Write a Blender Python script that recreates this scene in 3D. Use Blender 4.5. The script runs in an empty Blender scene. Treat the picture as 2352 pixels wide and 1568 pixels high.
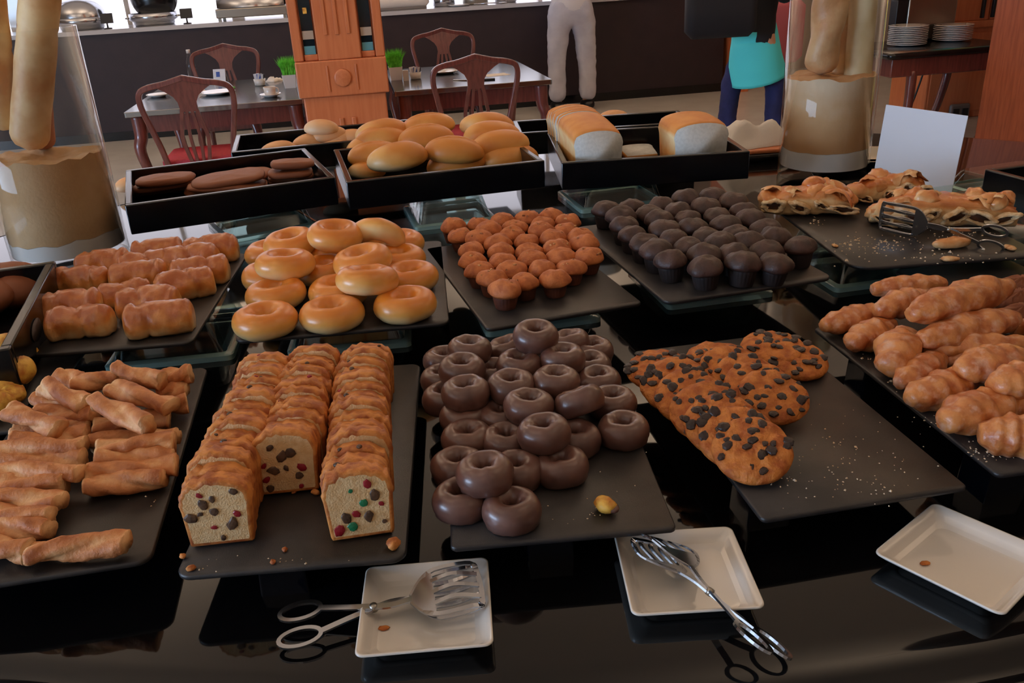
import bpy, math, random
from mathutils import Vector, Matrix, noise as mnoise
R = math.radians
scn = bpy.context.scene
COL = scn.collection
PI = math.pi

# ------------------------------------------------------------------ camera
CZ = 1.55                     # camera height
FPX = 1976.0                  # focal length in pixels of the 2352 px frame
yaw, pit, rol = R(9.26), R(24.0), R(-3.23)
_f = Vector((math.sin(yaw)*math.cos(pit), math.cos(yaw)*math.cos(pit), -math.sin(pit)))
_r0 = Vector((math.cos(yaw), -math.sin(yaw), 0)); _u0 = _r0.cross(_f)
_r = math.cos(rol)*_r0 + math.sin(rol)*_u0
_u = -math.sin(rol)*_r0 + math.cos(rol)*_u0
CAM = Vector((0, 0, CZ))
cd = bpy.data.cameras.new('camera'); cam = bpy.data.objects.new('camera', cd); COL.objects.link(cam)
cd.sensor_width = 36; cd.lens = FPX/2352*36; cd.clip_start = 0.05
cam.matrix_world = Matrix(((_r.x, _u.x, -_f.x, 0), (_r.y, _u.y, -_f.y, 0), (_r.z, _u.z, -_f.z, CZ), (0, 0, 0, 1)))
scn.camera = cam

# ------------------------------------------------------------------ world, light, exposure
w = bpy.data.worlds.new('world'); scn.world = w; w.use_nodes = True
bg = w.node_tree.nodes['Background']; bg.inputs[0].default_value = (0.90, 0.86, 0.95, 1); bg.inputs[1].default_value = 1.8
scn.view_settings.view_transform = 'Standard'; scn.view_settings.look = 'None'
scn.view_settings.gamma = 1; scn.view_settings.use_curve_mapping = False
scn.view_settings.exposure = 0.0
scn.cycles.use_denoising = True
scn.cycles.max_bounces = 10; scn.cycles.transmission_bounces = 10; scn.cycles.glossy_bounces = 5
scn.cycles.caustics_reflective = False; scn.cycles.caustics_refractive = True
scn.cycles.sample_clamp_indirect = 4

def area(name, loc, direction, sx, sy, watts, col, portal=False):
    l = bpy.data.lights.new(name, 'AREA'); l.shape = 'RECTANGLE'; l.size = sx; l.size_y = sy
    l.energy = watts; l.color = col
    o = bpy.data.objects.new(name, l); COL.objects.link(o); o.location = loc
    o.rotation_euler = Vector(direction).to_track_quat('-Z', 'Y').to_euler()
    if portal: l.cycles.is_portal = True
    return o
# daylight: tall windows behind the serving counter, blue sky light through the side window left of the photographer
area('window_portal_far', (-1.2, 11.25, 1.95), (0, -1, 0), 9.6, 2.0, 1, (1, 1, 1), True)
area('daylight_side_window', (-7.85, -0.6, 1.75), (1, 0.12, 0), 4.8, 1.9, 400, (0.46, 0.69, 1.0))

# ------------------------------------------------------------------ helpers
def ray(px, py): return (px-1176)/FPX*_r - (py-784)/FPX*_u + _f
def W(px, py, z):                       # point of the plane at height z seen at that pixel of the photo
    d = ray(px, py); return CAM + d*((z-CZ)/d.z)
def WY(px, py, Y):
    d = ray(px, py); return CAM + d*(Y/d.y)

def S(r, g, b):
    def c(v):
        v /= 255.0
        return v/12.92 if v <= 0.04045 else ((v+0.055)/1.055)**2.4
    return (c(r), c(g), c(b), 1)
def nz(x, y, z): return mnoise.noise(Vector((x, y, z)))

MATS = {}
def M(name, c1, c2=None, scale=60, lo=0.4, hi=0.62, rough=0.5, bump=0, bscale=120, attr=None, c3=None, spots=None,
      metal=0, coat=0, trans=0, ior=1.5, spec=0.5, emit=0, detail=4, stretch=None, amt=0.35, crough=0.15, sss=0):
    m = bpy.data.materials.new(name); m.use_nodes = True
    nt = m.node_tree; N = nt.nodes; L = nt.links; P = N['Principled BSDF']
    P.inputs['Base Color'].default_value = c1; P.inputs['Roughness'].default_value = rough
    P.inputs['Metallic'].default_value = metal; P.inputs['IOR'].default_value = ior
    P.inputs['Specular IOR Level'].default_value = spec
    if coat: P.inputs['Coat Weight'].default_value = coat; P.inputs['Coat Roughness'].default_value = crough
    if trans: P.inputs['Transmission Weight'].default_value = trans
    if emit: P.inputs['Emission Color'].default_value = c1; P.inputs['Emission Strength'].default_value = emit
    tc = N.new('ShaderNodeTexCoord'); oi = N.new('ShaderNodeObjectInfo')
    ad = N.new('ShaderNodeVectorMath'); ad.operation = 'ADD'
    mu = N.new('ShaderNodeMath'); mu.operation = 'MULTIPLY'; mu.inputs[1].default_value = 37.0
    L.new(oi.outputs['Random'], mu.inputs[0]); L.new(tc.outputs['Object'], ad.inputs[0]); L.new(mu.outputs[0], ad.inputs[1])
    vec = ad.outputs[0]
    if stretch:
        mp = N.new('ShaderNodeMapping'); mp.inputs['Scale'].default_value = stretch
        L.new(tc.outputs['Object'], mp.inputs[0]); vec = mp.outputs[0]
    def noise(sc, det=detail):
        n = N.new('ShaderNodeTexNoise'); n.inputs['Scale'].default_value = sc; n.inputs['Detail'].default_value = det
        L.new(vec, n.inputs['Vector']); return n.outputs['Fac']
    colsock = None
    if c2:
        fac = noise(scale)
        if attr:
            at = N.new('ShaderNodeAttribute'); at.attribute_name = attr
            a = N.new('ShaderNodeMath'); a.operation = 'SUBTRACT'; L.new(fac, a.inputs[0]); a.inputs[1].default_value = 0.5
            b = N.new('ShaderNodeMath'); b.operation = 'MULTIPLY_ADD'; L.new(a.outputs[0], b.inputs[0]); b.inputs[1].default_value = amt*2
            L.new(at.outputs['Fac'], b.inputs[2]); fac = b.outputs[0]; lo_, hi_ = 0.0, 1.0
        else: lo_, hi_ = lo, hi
        rp = N.new('ShaderNodeValToRGB'); e = rp.color_ramp.elements
        e[0].position = lo_; e[0].color = c1; e[1].position = hi_; e[1].color = c2
        if c3:
            k = rp.color_ramp.elements.new((lo_+hi_)/2); k.color = c3
        L.new(fac, rp.inputs[0]); colsock = rp.outputs[0]
    if spots:                            # (colour, scale, threshold, softness)
        scol, ssc, th, so = spots
        f2 = noise(ssc, 3); mr = N.new('ShaderNodeMapRange'); L.new(f2, mr.inputs[0])
        mr.inputs[1].default_value = th; mr.inputs[2].default_value = th+so
        mx = N.new('ShaderNodeMix'); mx.data_type = 'RGBA'; L.new(mr.outputs[0], mx.inputs[0])
        if colsock: L.new(colsock, mx.inputs[6])
        else: mx.inputs[6].default_value = c1
        mx.inputs[7].default_value = scol; colsock = mx.outputs[2]
    if colsock:
        L.new(colsock, P.inputs['Base Color'])
    if bump:
        bf = noise(bscale, 5); bn = N.new('ShaderNodeBump'); bn.inputs['Strength'].default_value = bump
        bn.inputs['Distance'].default_value = 0.004; L.new(bf, bn.inputs['Height']); L.new(bn.outputs[0], P.inputs['Normal'])
    if sss:
        P.inputs['Subsurface Weight'].default_value = sss; P.inputs['Subsurface Radius'].default_value = (0.01, 0.005, 0.002)
    MATS[name] = m; return m

def thin_glass(name, tint, ior=1.45, rough=0.0):
    m = bpy.data.materials.new(name); m.use_nodes = True; nt = m.node_tree; N = nt.nodes; L = nt.links
    N.remove(N['Principled BSDF']); out = N['Material Output']
    t = N.new('ShaderNodeBsdfTransparent'); t.inputs[0].default_value = tint
    g = N.new('ShaderNodeBsdfGlossy'); g.inputs['Roughness'].default_value = rough; g.inputs[0].default_value = (1, 1, 1, 1)
    lw = N.new('ShaderNodeLayerWeight'); lw.inputs[0].default_value = 0.5
    pw_ = N.new('ShaderNodeMath'); pw_.operation = 'POWER'; L.new(lw.outputs['Facing'], pw_.inputs[0]); pw_.inputs[1].default_value = 4.0
    fr = N.new('ShaderNodeMath'); fr.operation = 'MULTIPLY_ADD'; L.new(pw_.outputs[0], fr.inputs[0]); fr.inputs[1].default_value = 0.75; fr.inputs[2].default_value = 0.4*((ior-1)/(ior+1))**2
    mx = N.new('ShaderNodeMixShader'); L.new(fr.outputs[0], mx.inputs[0]); L.new(t.outputs[0], mx.inputs[1]); L.new(g.outputs[0], mx.inputs[2]); L.new(mx.outputs[0], out.inputs[0])
    return m
def me_new(name, v, f, mat, smooth=True, bake=None, fm=None):
    me = bpy.data.meshes.new(name); me.from_pydata([tuple(a) for a in v], [], f)
    for m in (mat if isinstance(mat, (list, tuple)) else [mat]): me.materials.append(m)
    if smooth: me.polygons.foreach_set('use_smooth', [True]*len(me.polygons))
    if fm: me.polygons.foreach_set('material_index', fm)
    if bake is not None:
        a = me.attributes.new('bake', 'FLOAT', 'POINT'); a.data.foreach_set('value', bake)
    me.update(); return me
def ob(name, me, parent=None, loc=(0, 0, 0), rot=(0, 0, 0), scale=None):
    o = bpy.data.objects.new(name, me); COL.objects.link(o); o.location = loc; o.rotation_euler = rot
    if scale: o.scale = scale if hasattr(scale, '__len__') else (scale,)*3
    o.parent = parent; return o
def tag(o, label, cat, group=None):
    o['label'] = label; o['category'] = cat
    if group: o['group'] = group
    return o
def thing(name, label, cat, loc=(0, 0, 0), rz=0, group=None, rot=None):
    o = bpy.data.objects.new(name, None); COL.objects.link(o); o.empty_display_size = 0.05
    o.location = loc; o.rotation_euler = rot or (0, 0, rz)
    return tag(o, label, cat, group)
def struct(o): o['kind'] = 'structure'; return o

class MB:                                 # collects shapes into one mesh
    def __init__(s): s.v = []; s.f = []; s.m = []
    def add(s, v, f, mi=0, M4=None):
        n = len(s.v); s.v += [tuple(M4 @ Vector(a)) if M4 else tuple(a) for a in v]
        s.f += [tuple(i+n for i in q) for q in f]; s.m += [mi]*len(f); return s
    def box(s, x0, x1, y0, y1, z0, z1, mi=0):
        return s.add([(x0, y0, z0), (x1, y0, z0), (x1, y1, z0), (x0, y1, z0), (x0, y0, z1), (x1, y0, z1), (x1, y1, z1), (x0, y1, z1)],
                     [(3, 2, 1, 0), (4, 5, 6, 7), (0, 1, 5, 4), (1, 2, 6, 5), (2, 3, 7, 6), (3, 0, 4, 7)], mi)
    def build(s, name, mat, parent=None, smooth=False, loc=(0, 0, 0), rot=(0, 0, 0), bevel=0, seg=2):
        o = ob(name, me_new(name, s.v, s.f, mat, smooth, fm=s.m), parent, loc, rot)
        if bevel: bev(o, bevel, seg)
        return o
def bev(o, wd, seg=2):
    b = o.modifiers.new('bevel', 'BEVEL'); b.width = wd; b.segments = seg; b.limit_method = 'ANGLE'
    o.data.polygons.foreach_set('use_smooth', [True]*len(o.data.polygons))
    try: o.data.set_sharp_from_angle(angle=R(35))
    except Exception: pass
    return o
def rings(rows, closed=True, cap0=True, cap1=True):
    """rows: list of equally long point lists -> quads"""
    v = [p for r in rows for p in r]; n = len(rows[0]); f = []
    for i in range(len(rows)-1):
        for j in range(n if closed else n-1):
            a = i*n+j; b = i*n+(j+1) % n
            f.append((a, b, b+n, a+n))
    if cap0: f.append(tuple(range(n-1, -1, -1)))
    if cap1: f.append(tuple((len(rows)-1)*n+j for j in range(n)))
    return v, f
def lathe(prof, n=32, fn=None, cap0=True, cap1=True):
    rows = []
    for r, z in prof:
        row = []
        for j in range(n):
            a = 2*PI*j/n; rr = r
            if fn: rr, zz = fn(r, z, a)
            else: zz = z
            row.append((rr*math.cos(a), rr*math.sin(a), zz))
        rows.append(row)
    return rings(rows, True, cap0, cap1)
def rrect(hx, hy, r, n=5):
    pts = []
    for cx, cy, a0 in ((hx-r, hy-r, 0), (-hx+r, hy-r, PI/2), (-hx+r, -hy+r, PI), (hx-r, -hy+r, 1.5*PI)):
        for k in range(n+1):
            a = a0+PI/2*k/n; pts.append((cx+r*math.cos(a), cy+r*math.sin(a)))
    return pts
def slab(hx, hy, r, z0, z1, ch=0.0015, n=5):
    rows = []
    for (i, z) in ((ch, z0), (0, z0+ch), (0, z1-ch), (ch, z1)):
        rows.append([(x, y, z) for x, y in rrect(hx-i, hy-i, max(r-i, .0005), n)])
    return rings(rows)
def sweep(path, sec, up=(0, 0, 1), cap=True, closed=False):
    """path: list of Vector; sec(i,t)-> list of (u,v) in frame (side, up)"""
    rows = []; n = len(path); up = Vector(up)
    for i, p in enumerate(path):
        if closed: t = path[(i+1) % n]-path[i-1]
        else: t = path[min(i+1, n-1)]-path[max(i-1, 0)]
        t.normalize(); s = t.cross(up)
        if s.length < 1e-4: s = Vector((1, 0, 0))
        s.normalize(); u = s.cross(t)
        rows.append([tuple(p+s*a+u*b) for a, b in sec(i, i/(n-1))])
    if closed:
        rows.append(rows[0]); return rings(rows, True, False, False)
    return rings(rows, True, cap, cap)
def circ(r, n=10, e=1.0): return [(r*math.cos(2*PI*k/n), r*e*math.sin(2*PI*k/n)) for k in range(n)]
def tube(pts, r, n=10, closed=False, up=(0, 0, 1), e=1.0):
    pts = [Vector(p) for p in pts]
    return sweep(pts, lambda i, t: circ(r(t) if callable(r) else r, n, e), up, True, closed)
def spline(pts, k=6):
    pts = [Vector(p) for p in pts]; out = []
    for i in range(len(pts)-1):
        p0 = pts[max(i-1, 0)]; p1 = pts[i]; p2 = pts[i+1]; p3 = pts[min(i+2, len(pts)-1)]
        for j in range(k):
            t = j/k
            out.append(0.5*((2*p1)+(p2-p0)*t+(2*p0-5*p1+4*p2-p3)*t*t+(3*p1-p0-3*p2+p3)*t**3))
    out.append(pts[-1]); return out
def blob(rx, ry, rz, nu=24, nv=14, p=1.0, fn=None):
    def sp(c): return math.copysign(abs(c)**p, c)
    rows = []
    for i in range(nv+1):
        th = -PI/2+PI*i/nv*0.999+0.0005
        row = []
        for j in range(nu):
            a = 2*PI*j/nu
            x, y, z = sp(math.cos(th))*sp(math.cos(a)), sp(math.cos(th))*sp(math.sin(a)), sp(math.sin(th))
            q = (rx*x, ry*y, rz*z)
            row.append(fn(*q) if fn else q)
        rows.append(row)
    return rings(rows)
def ext_poly(pts, y0, y1):                # pts in XZ, extruded along Y
    n = len(pts); v = [(x, y0, z) for x, z in pts]+[(x, y1, z) for x, z in pts]
    f = [tuple(range(n)), tuple(range(2*n-1, n-1, -1))]+[(i, i+n, (i+1) % n+n, (i+1) % n) for i in range(n)]
    return v, f
ORD = ['first', 'second', 'third', 'fourth', 'fifth', 'sixth', 'seventh', 'eighth', 'ninth', 'tenth', 'eleventh', 'twelfth', 'thirteenth', 'fourteenth']
def ordn(i, n, a, b):                     # a = word for the first, b = for the last
    return a if i == 0 else (b if i == n-1 else ORD[i])
def copy_tree(o, parent=None):
    c = o.copy(); COL.objects.link(c); c.parent = parent
    for ch in o.children: copy_tree(ch, c)
    return c

# ------------------------------------------------------------------ materials
gloss_black = M('gloss_black', S(9, 9, 11), rough=0.05, spec=0.55)
black_edge = M('black_lacquer', S(14, 13, 16), rough=0.22)
slate = M('slate', S(35, 33, 34), S(51, 47, 46), scale=18, rough=0.42, bump=0.12, bscale=700, spec=0.55)
boxblack = M('black_wood', S(7, 7, 10), S(11, 11, 15), scale=25, rough=0.2, spec=0.6)
acrylic = M('black_acrylic', S(7, 9, 15), rough=0.08, spec=0.6)
glass = thin_glass('riser_glass', (0.86, 0.95, 0.94, 1), 2.2, 0.04)
glass_rim = M('rim_painted_glow', S(188, 226, 216), rough=0.15, trans=0.55, ior=1.4, coat=0.5, crough=0.05)  # pale green puts the glow of the glass edges into the rim colour
vglass = thin_glass('vase_glass', (0.985, 0.992, 0.995, 1))
white = M('porcelain', S(226, 220, 212), rough=0.08, coat=0.6, crough=0.05)
paper = M('white_paper', S(225, 226, 232), rough=0.7)
steel = M('steel', S(188, 192, 200), rough=0.18, metal=1)
steel_dim = M('brushed_steel', S(170, 165, 155), rough=0.35, metal=1)
roll_m = M('roll_crust', S(244, 206, 146), S(180, 94, 38), scale=45, attr='bake', amt=0.5, c3=S(222, 146, 74), rough=0.38, coat=0.6, crough=0.2, bump=0.25, bscale=160)
don_m = M('donut_glaze', S(250, 222, 162), S(222, 130, 42), scale=25, attr='bake', amt=0.18, c3=S(238, 174, 88), rough=0.33, coat=0.35, crough=0.25, sss=0.05)
nut_cap = M('nut_muffin_top', S(206, 122, 66), S(178, 96, 50), scale=60, rough=0.6, bump=0.35, bscale=260)
nut_cup = M('nut_muffin_cup', S(104, 54, 36), S(80, 40, 26), scale=50, rough=0.7)
nut_bit = M('nut_piece', S(224, 170, 110), S(140, 72, 34), scale=90, rough=0.55)
ch_cap = M('choc_muffin_top', S(78, 52, 45), S(58, 38, 33), scale=40, rough=0.5, bump=0.3, bscale=200)
ch_cup = M('choc_muffin_cup', S(34, 23, 22), rough=0.7)
choc = M('chocolate_coat', S(112, 78, 68), S(94, 63, 55), scale=30, rough=0.34, coat=0.4, crough=0.2, bump=0.06, bscale=90)
cook_m = M('cookie_dough', S(210, 128, 56), S(172, 88, 32), scale=55, rough=0.6, bump=0.8, bscale=150)
chip_m = M('chocolate_chip', S(52, 34, 30), S(34, 22, 22), scale=120, rough=0.4)
sugar_m = M('fried_glaze', S(216, 140, 78), S(184, 100, 50), scale=38, rough=0.42, bump=0.45, bscale=110, spots=(S(224, 176, 146), 70, 0.50, 0.30), coat=0.2)
twist_m = M('twist_dough', S(240, 190, 136), S(160, 88, 44), scale=60, attr='bake', amt=0.4, c3=S(208, 136, 82), rough=0.6, bump=0.5, bscale=170)
crumb_m = M('cake_crumb', S(236, 202, 152), S(226, 184, 130), scale=90, rough=0.8, bump=0.5, bscale=420)
crust_m = M('cake_crust', S(218, 142, 70), S(164, 86, 36), scale=48, rough=0.6, bump=0.45, bscale=160)
raisin = M('raisin', S(66, 44, 30), S(96, 68, 46), scale=160, rough=0.5)
cherry = M('candied_cherry', S(146, 24, 38), rough=0.3)
greenf = M('candied_green', S(30, 120, 80), rough=0.3)
bun_m = M('bun_crust', S(252, 236, 192), S(212, 132, 52), scale=18, attr='bake', amt=0.32, c3=S(236, 176, 96), rough=0.42, coat=0.15, crough=0.3)
pbun_m = M('pale_bun_crust', S(240, 210, 170), S(222, 162, 108), scale=18, attr='bake', amt=0.2, rough=0.45)
loaf_m = M('loaf_crust', S(252, 228, 176), S(206, 122, 50), scale=22, attr='bake', amt=0.3, c3=S(230, 160, 84), rough=0.5, bump=0.1, bscale=140)
bread_w = M('bread_crumb', S(222, 222, 216), S(212, 212, 206), scale=120, rough=0.9, bump=0.1, bscale=500)
brown_p = M('brown_pastry', S(164, 94, 56), S(122, 66, 40), scale=60, rough=0.5, bump=0.3, bscale=90, stretch=(30, 90, 300))
strud_m = M('strudel_crust', S(244, 206, 150), S(196, 108, 50), scale=40, attr='bake', amt=0.5, c3=S(224, 150, 84), rough=0.32, coat=0.3, bump=0.3, bscale=120)
strud_in = M('strudel_crumb', S(236, 208, 164), S(206, 160, 108), scale=80, rough=0.8, bump=0.6, bscale=220)
cavity_dark = M('dark_cavity', S(92, 54, 30), S(60, 34, 20), scale=80, rough=0.5)  # shade of the open strudel cavities, painted as dark brown blobs
sugarw = M('icing_sugar', S(235, 228, 226), rough=0.9)
flake_m = M('pastry_flake', S(232, 190, 136), S(190, 120, 64), scale=60, rough=0.5)
crumbbit = M('pale_crumb', S(236, 224, 204), S(214, 176, 126), scale=400, rough=0.8)
choux_m = M('choux', S(240, 190, 84), S(196, 120, 40), scale=50, rough=0.5, bump=0.4, bscale=120)
flour_m = M('flour_fill', S(222, 180, 132), S(210, 164, 114), scale=9, rough=0.9, bump=0.25, bscale=120)
flour_w = M('white_flour', S(238, 228, 218), rough=0.9)
baguette_m = M('baguette_crust', S(236, 204, 152), S(206, 150, 94), scale=9, rough=0.55, bump=0.15, bscale=60)
pale_st = M('pale_bread', S(232, 212, 168), S(216, 190, 140), scale=12, rough=0.6)
wood_o = M('orange_wood', S(208, 124, 78), S(200, 114, 70), scale=3, rough=0.4, stretch=(14, 14, 1.2), coat=0.15)
wood_d = M('dark_red_wood', S(118, 62, 54), S(98, 48, 44), scale=3, rough=0.3, stretch=(20, 20, 2), coat=0.6)
wood_b = M('brown_wood', S(168, 88, 54), S(148, 74, 44), scale=3, rough=0.4, stretch=(16, 16, 1.4))
counter_m = M('counter_front', S(42, 28, 34), S(37, 24, 30), scale=6, rough=0.55)
countertop_m = M('counter_top', S(190, 190, 195), rough=0.15)
red_seat = M('red_upholstery', S(176, 44, 62), S(160, 36, 54), scale=60, rough=0.7)
floor_m = M('floor_stone', S(190, 186, 178), S(180, 175, 168), scale=4, rough=0.28)
wall_m = M('wall_paint', S(176, 158, 140), rough=0.8)
ceil_m = M('ceiling_paint', S(214, 198, 180), rough=0.9)
grass_m = M('grass_green', S(120, 225, 70), S(80, 180, 40), scale=40, rough=0.5)
teal_m = M('teal_cloth', S(80, 222, 235), rough=0.8)
navy_m = M('navy_cloth', S(34, 42, 96), S(27, 33, 80), scale=8, rough=0.85)
dark_m = M('dark_jacket', S(18, 18, 26), rough=0.8)
pink_m = M('pink_knit', S(200, 100, 110), rough=0.8)
grey_tr = M('grey_trousers', S(196, 198, 212), S(184, 186, 202), scale=10, rough=0.85)
shirt_m = M('white_shirt', S(220, 220, 226), rough=0.8)
skin_m = M('skin', S(200, 150, 122), rough=0.5, sss=0.1)
hair_m = M('dark_hair', S(30, 22, 18), rough=0.5)
shoe_m = M('black_shoe', S(18, 17, 18), rough=0.3)
cloth_w = M('white_linen', S(232, 226, 218), rough=0.9, bump=0.2, bscale=90)
blue_m = M('blue_print', S(52, 86, 170), rough=0.6)
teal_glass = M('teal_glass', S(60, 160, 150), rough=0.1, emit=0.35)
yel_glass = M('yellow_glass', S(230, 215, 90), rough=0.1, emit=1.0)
dark_glass = M('dark_pane', S(24, 34, 40), rough=0.08)
clear_pane = thin_glass('window_pane', (0.985, 0.99, 1, 1), 1.3)
table_black = M('table_black', S(16, 15, 17), rough=0.14, spec=1.0, ior=2.6)
teal_dull = M('dull_teal', S(96, 150, 160), rough=0.2)
grey_pl = M('grey_plastic', S(120, 112, 108), rough=0.4)
black_pl = M('black_plastic', S(18, 18, 22), rough=0.4)
# ================================================================== the room
TT = 0.85                                  # buffet top
struct(MB().box(-8, 9, -4.2, 11.3, -0.05, 0).build('floor', floor_m))
struct(MB().box(-8, 9, -4.2, 11.3, 3.2, 3.3).build('ceiling', ceil_m))
# far wall: sill below, lintel above, piers between the tall windows
fw = struct(MB().box(-8, 9, 11.1, 11.3, 0, 0.95).box(-8, 9, 11.1, 11.3, 2.95, 3.2).box(-8, -6.0, 11.1, 11.3, .95, 2.95).box(3.6, 9, 11.1, 11.3, .95, 2.95)
            .build('wall_far', wall_m))
WX = [-6.0, -3.6, -1.2, 1.2, 3.6]
for i in range(4):
    x0, x1 = WX[i], WX[i+1]
    wf = struct(MB().box(x0, x0+.07, 11.1, 11.2, .95, 2.95).box(x1-.07, x1, 11.1, 11.2, .95, 2.95).box(x0+.07, x1-.07, 11.1, 11.2, .95, 1.02)
                .box(x0+.07, x1-.07, 11.1, 11.2, 2.88, 2.95).box((x0+x1)/2-.025, (x0+x1)/2+.025, 11.1, 11.2, 1.02, 2.88).build('window_%d' % (i+1), white))
    MB().box(x0+.07, (x0+x1)/2-.025, 11.145, 11.151, 1.02, 2.88).build('pane', clear_pane, wf)
    MB().box((x0+x1)/2+.025, x1-.07, 11.145, 11.151, 1.02, 2.88).build('pane', clear_pane, wf)
struct(MB().box(-8.1, -8, -4.2, 11.3, 0, .75).box(-8.1, -8, -4.2, 11.3, 2.75, 3.2).box(-8.1, -8, -4.2, -3.1, .75, 2.75).box(-8.1, -8, 1.9, 11.3, .75, 2.75).build('wall_left', wall_m))
wf = struct(MB().box(-8.1, -8.0, -3.1, -3.03, .75, 2.75).box(-8.1, -8.0, 1.83, 1.9, .75, 2.75).box(-8.1, -8.0, -3.03, 1.83, .75, .82).box(-8.1, -8.0, -3.03, 1.83, 2.68, 2.75).box(-8.1, -8.0, -.63, -.57, .82, 2.68).build('window_5', white))
MB().box(-8.055, -8.049, -3.03, -.63, .82, 2.68).build('pane', clear_pane, wf); MB().box(-8.055, -8.049, -.57, 1.83, .82, 2.68).build('pane', clear_pane, wf)
struct(MB().box(9, 9.1, -4.2, 11.3, 0, 3.2).build('wall_right', wall_m))
struct(MB().box(-8, 9, -4.3, -4.2, 0, 3.2).build('wall_near', wall_m))
# unseen pendant uplighters, added to wash the ceiling with warm light
bowl_m = M('pendant_bowl', S(120, 100, 84), rough=0.4)
k = 0
for x, xn in ((-4.2, 'far left'), (-1.4, 'left'), (1.6, 'right'), (4.6, 'far right')):
    for y, yn in ((-2.2, 'behind the photographer'), (1.0, 'over the near edge of the buffet'), (4.4, 'between buffet and tables'), (8.0, 'near the serving counter')):
        t = thing('added_uplighter', 'added bronze bowl pendant lamp, %s column, %s' % (xn, yn), 'pendant lamp', (x, y, 2.30), group='added bowl pendant lamps under the ceiling')
        v, f = lathe([(.05, -.12), (.20, -.09), (.29, -.02), (.30, .0), (.285, .0), (.19, -.07), (.001, -.10)], 28); ob('bowl', me_new('bowl', v, f, bowl_m), t)
        for a in range(3):
            v, f = tube([(.29*math.cos(a*2.094), .29*math.sin(a*2.094), 0), (0, 0, .45), (0, 0, .9)], .004, 6, up=(0, 1, 0)); ob('rod', me_new('rod', v, f, bowl_m), t)
        area('added_uplight', (x, y, 2.31), (0, 0, 1), .5, .5, {-2.2: 10, 1.0: 16, 4.4: 36, 8.0: 44}[y], (1.0, 0.86, 0.72)); k += 1

# ------------------------------------------------------------------ buffet island (oval)
BCX, BCY, BA, BB1, BB2 = 0.6, 2.0, 2.0, 1.34, 1.5
def oval(off, n=160):
    return [(BCX+(BA+off)*math.cos(2*PI*i/n), BCY+((BB2 if math.sin(2*PI*i/n) > 0 else BB1)+off)*math.sin(2*PI*i/n)) for i in range(n)]
bt = thing('buffet_island', 'large oval buffet island with a glossy black top and rounded black edge', 'buffet', (BCX, BCY, 0))
rows = [[(x-BCX, y-BCY, z) for x, y in oval(o)] for o, z in ((-.03, TT-.06), (.085, TT-.06), (.105, TT-.052), (.108, TT-.040), (.10, TT-.030), (.075, TT-.024), (.062, TT-.021), (.052, TT-.010), (.03, TT-.003), (0, TT))]
v, f = rings(rows); ob('buffet_top', me_new('buffet_top', v, f, gloss_black), bt)
rows = [[(x-BCX, y-BCY, z) for x, y in oval(o)] for o, z in ((-.10, 0), (-.10, TT-.06))]
v, f = rings(rows); ob('buffet_body', me_new('buffet_body', v, f, wood_b), bt)
rows = [[(x-BCX, y-BCY, z) for x, y in oval(o)] for o, z in ((-.10, .60), (.16, .60), (.18, .615), (.16, .63), (-.10, .63))]
v, f = rings(rows, True, False, False); ob('tray_rail', me_new('tray_rail', v, f, wood_b), bt)

# ------------------------------------------------------------------ serving counter
cy0 = 9.79
ct = thing('serving_counter', 'long dark serving counter with a pale top along the far windows', 'counter', (0, cy0, 0))
MB().box(-6.5, 4.25, 0, .7, 0, 1.06).build('front_panel', counter_m, ct)
MB().box(-6.55, 4.30, -.03, .73, 1.06, 1.10).build('counter_top', countertop_m, ct)
MB().box(-6.5, 4.25, -.012, 0, 0, .09).build('plinth', black_edge, ct)
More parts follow.
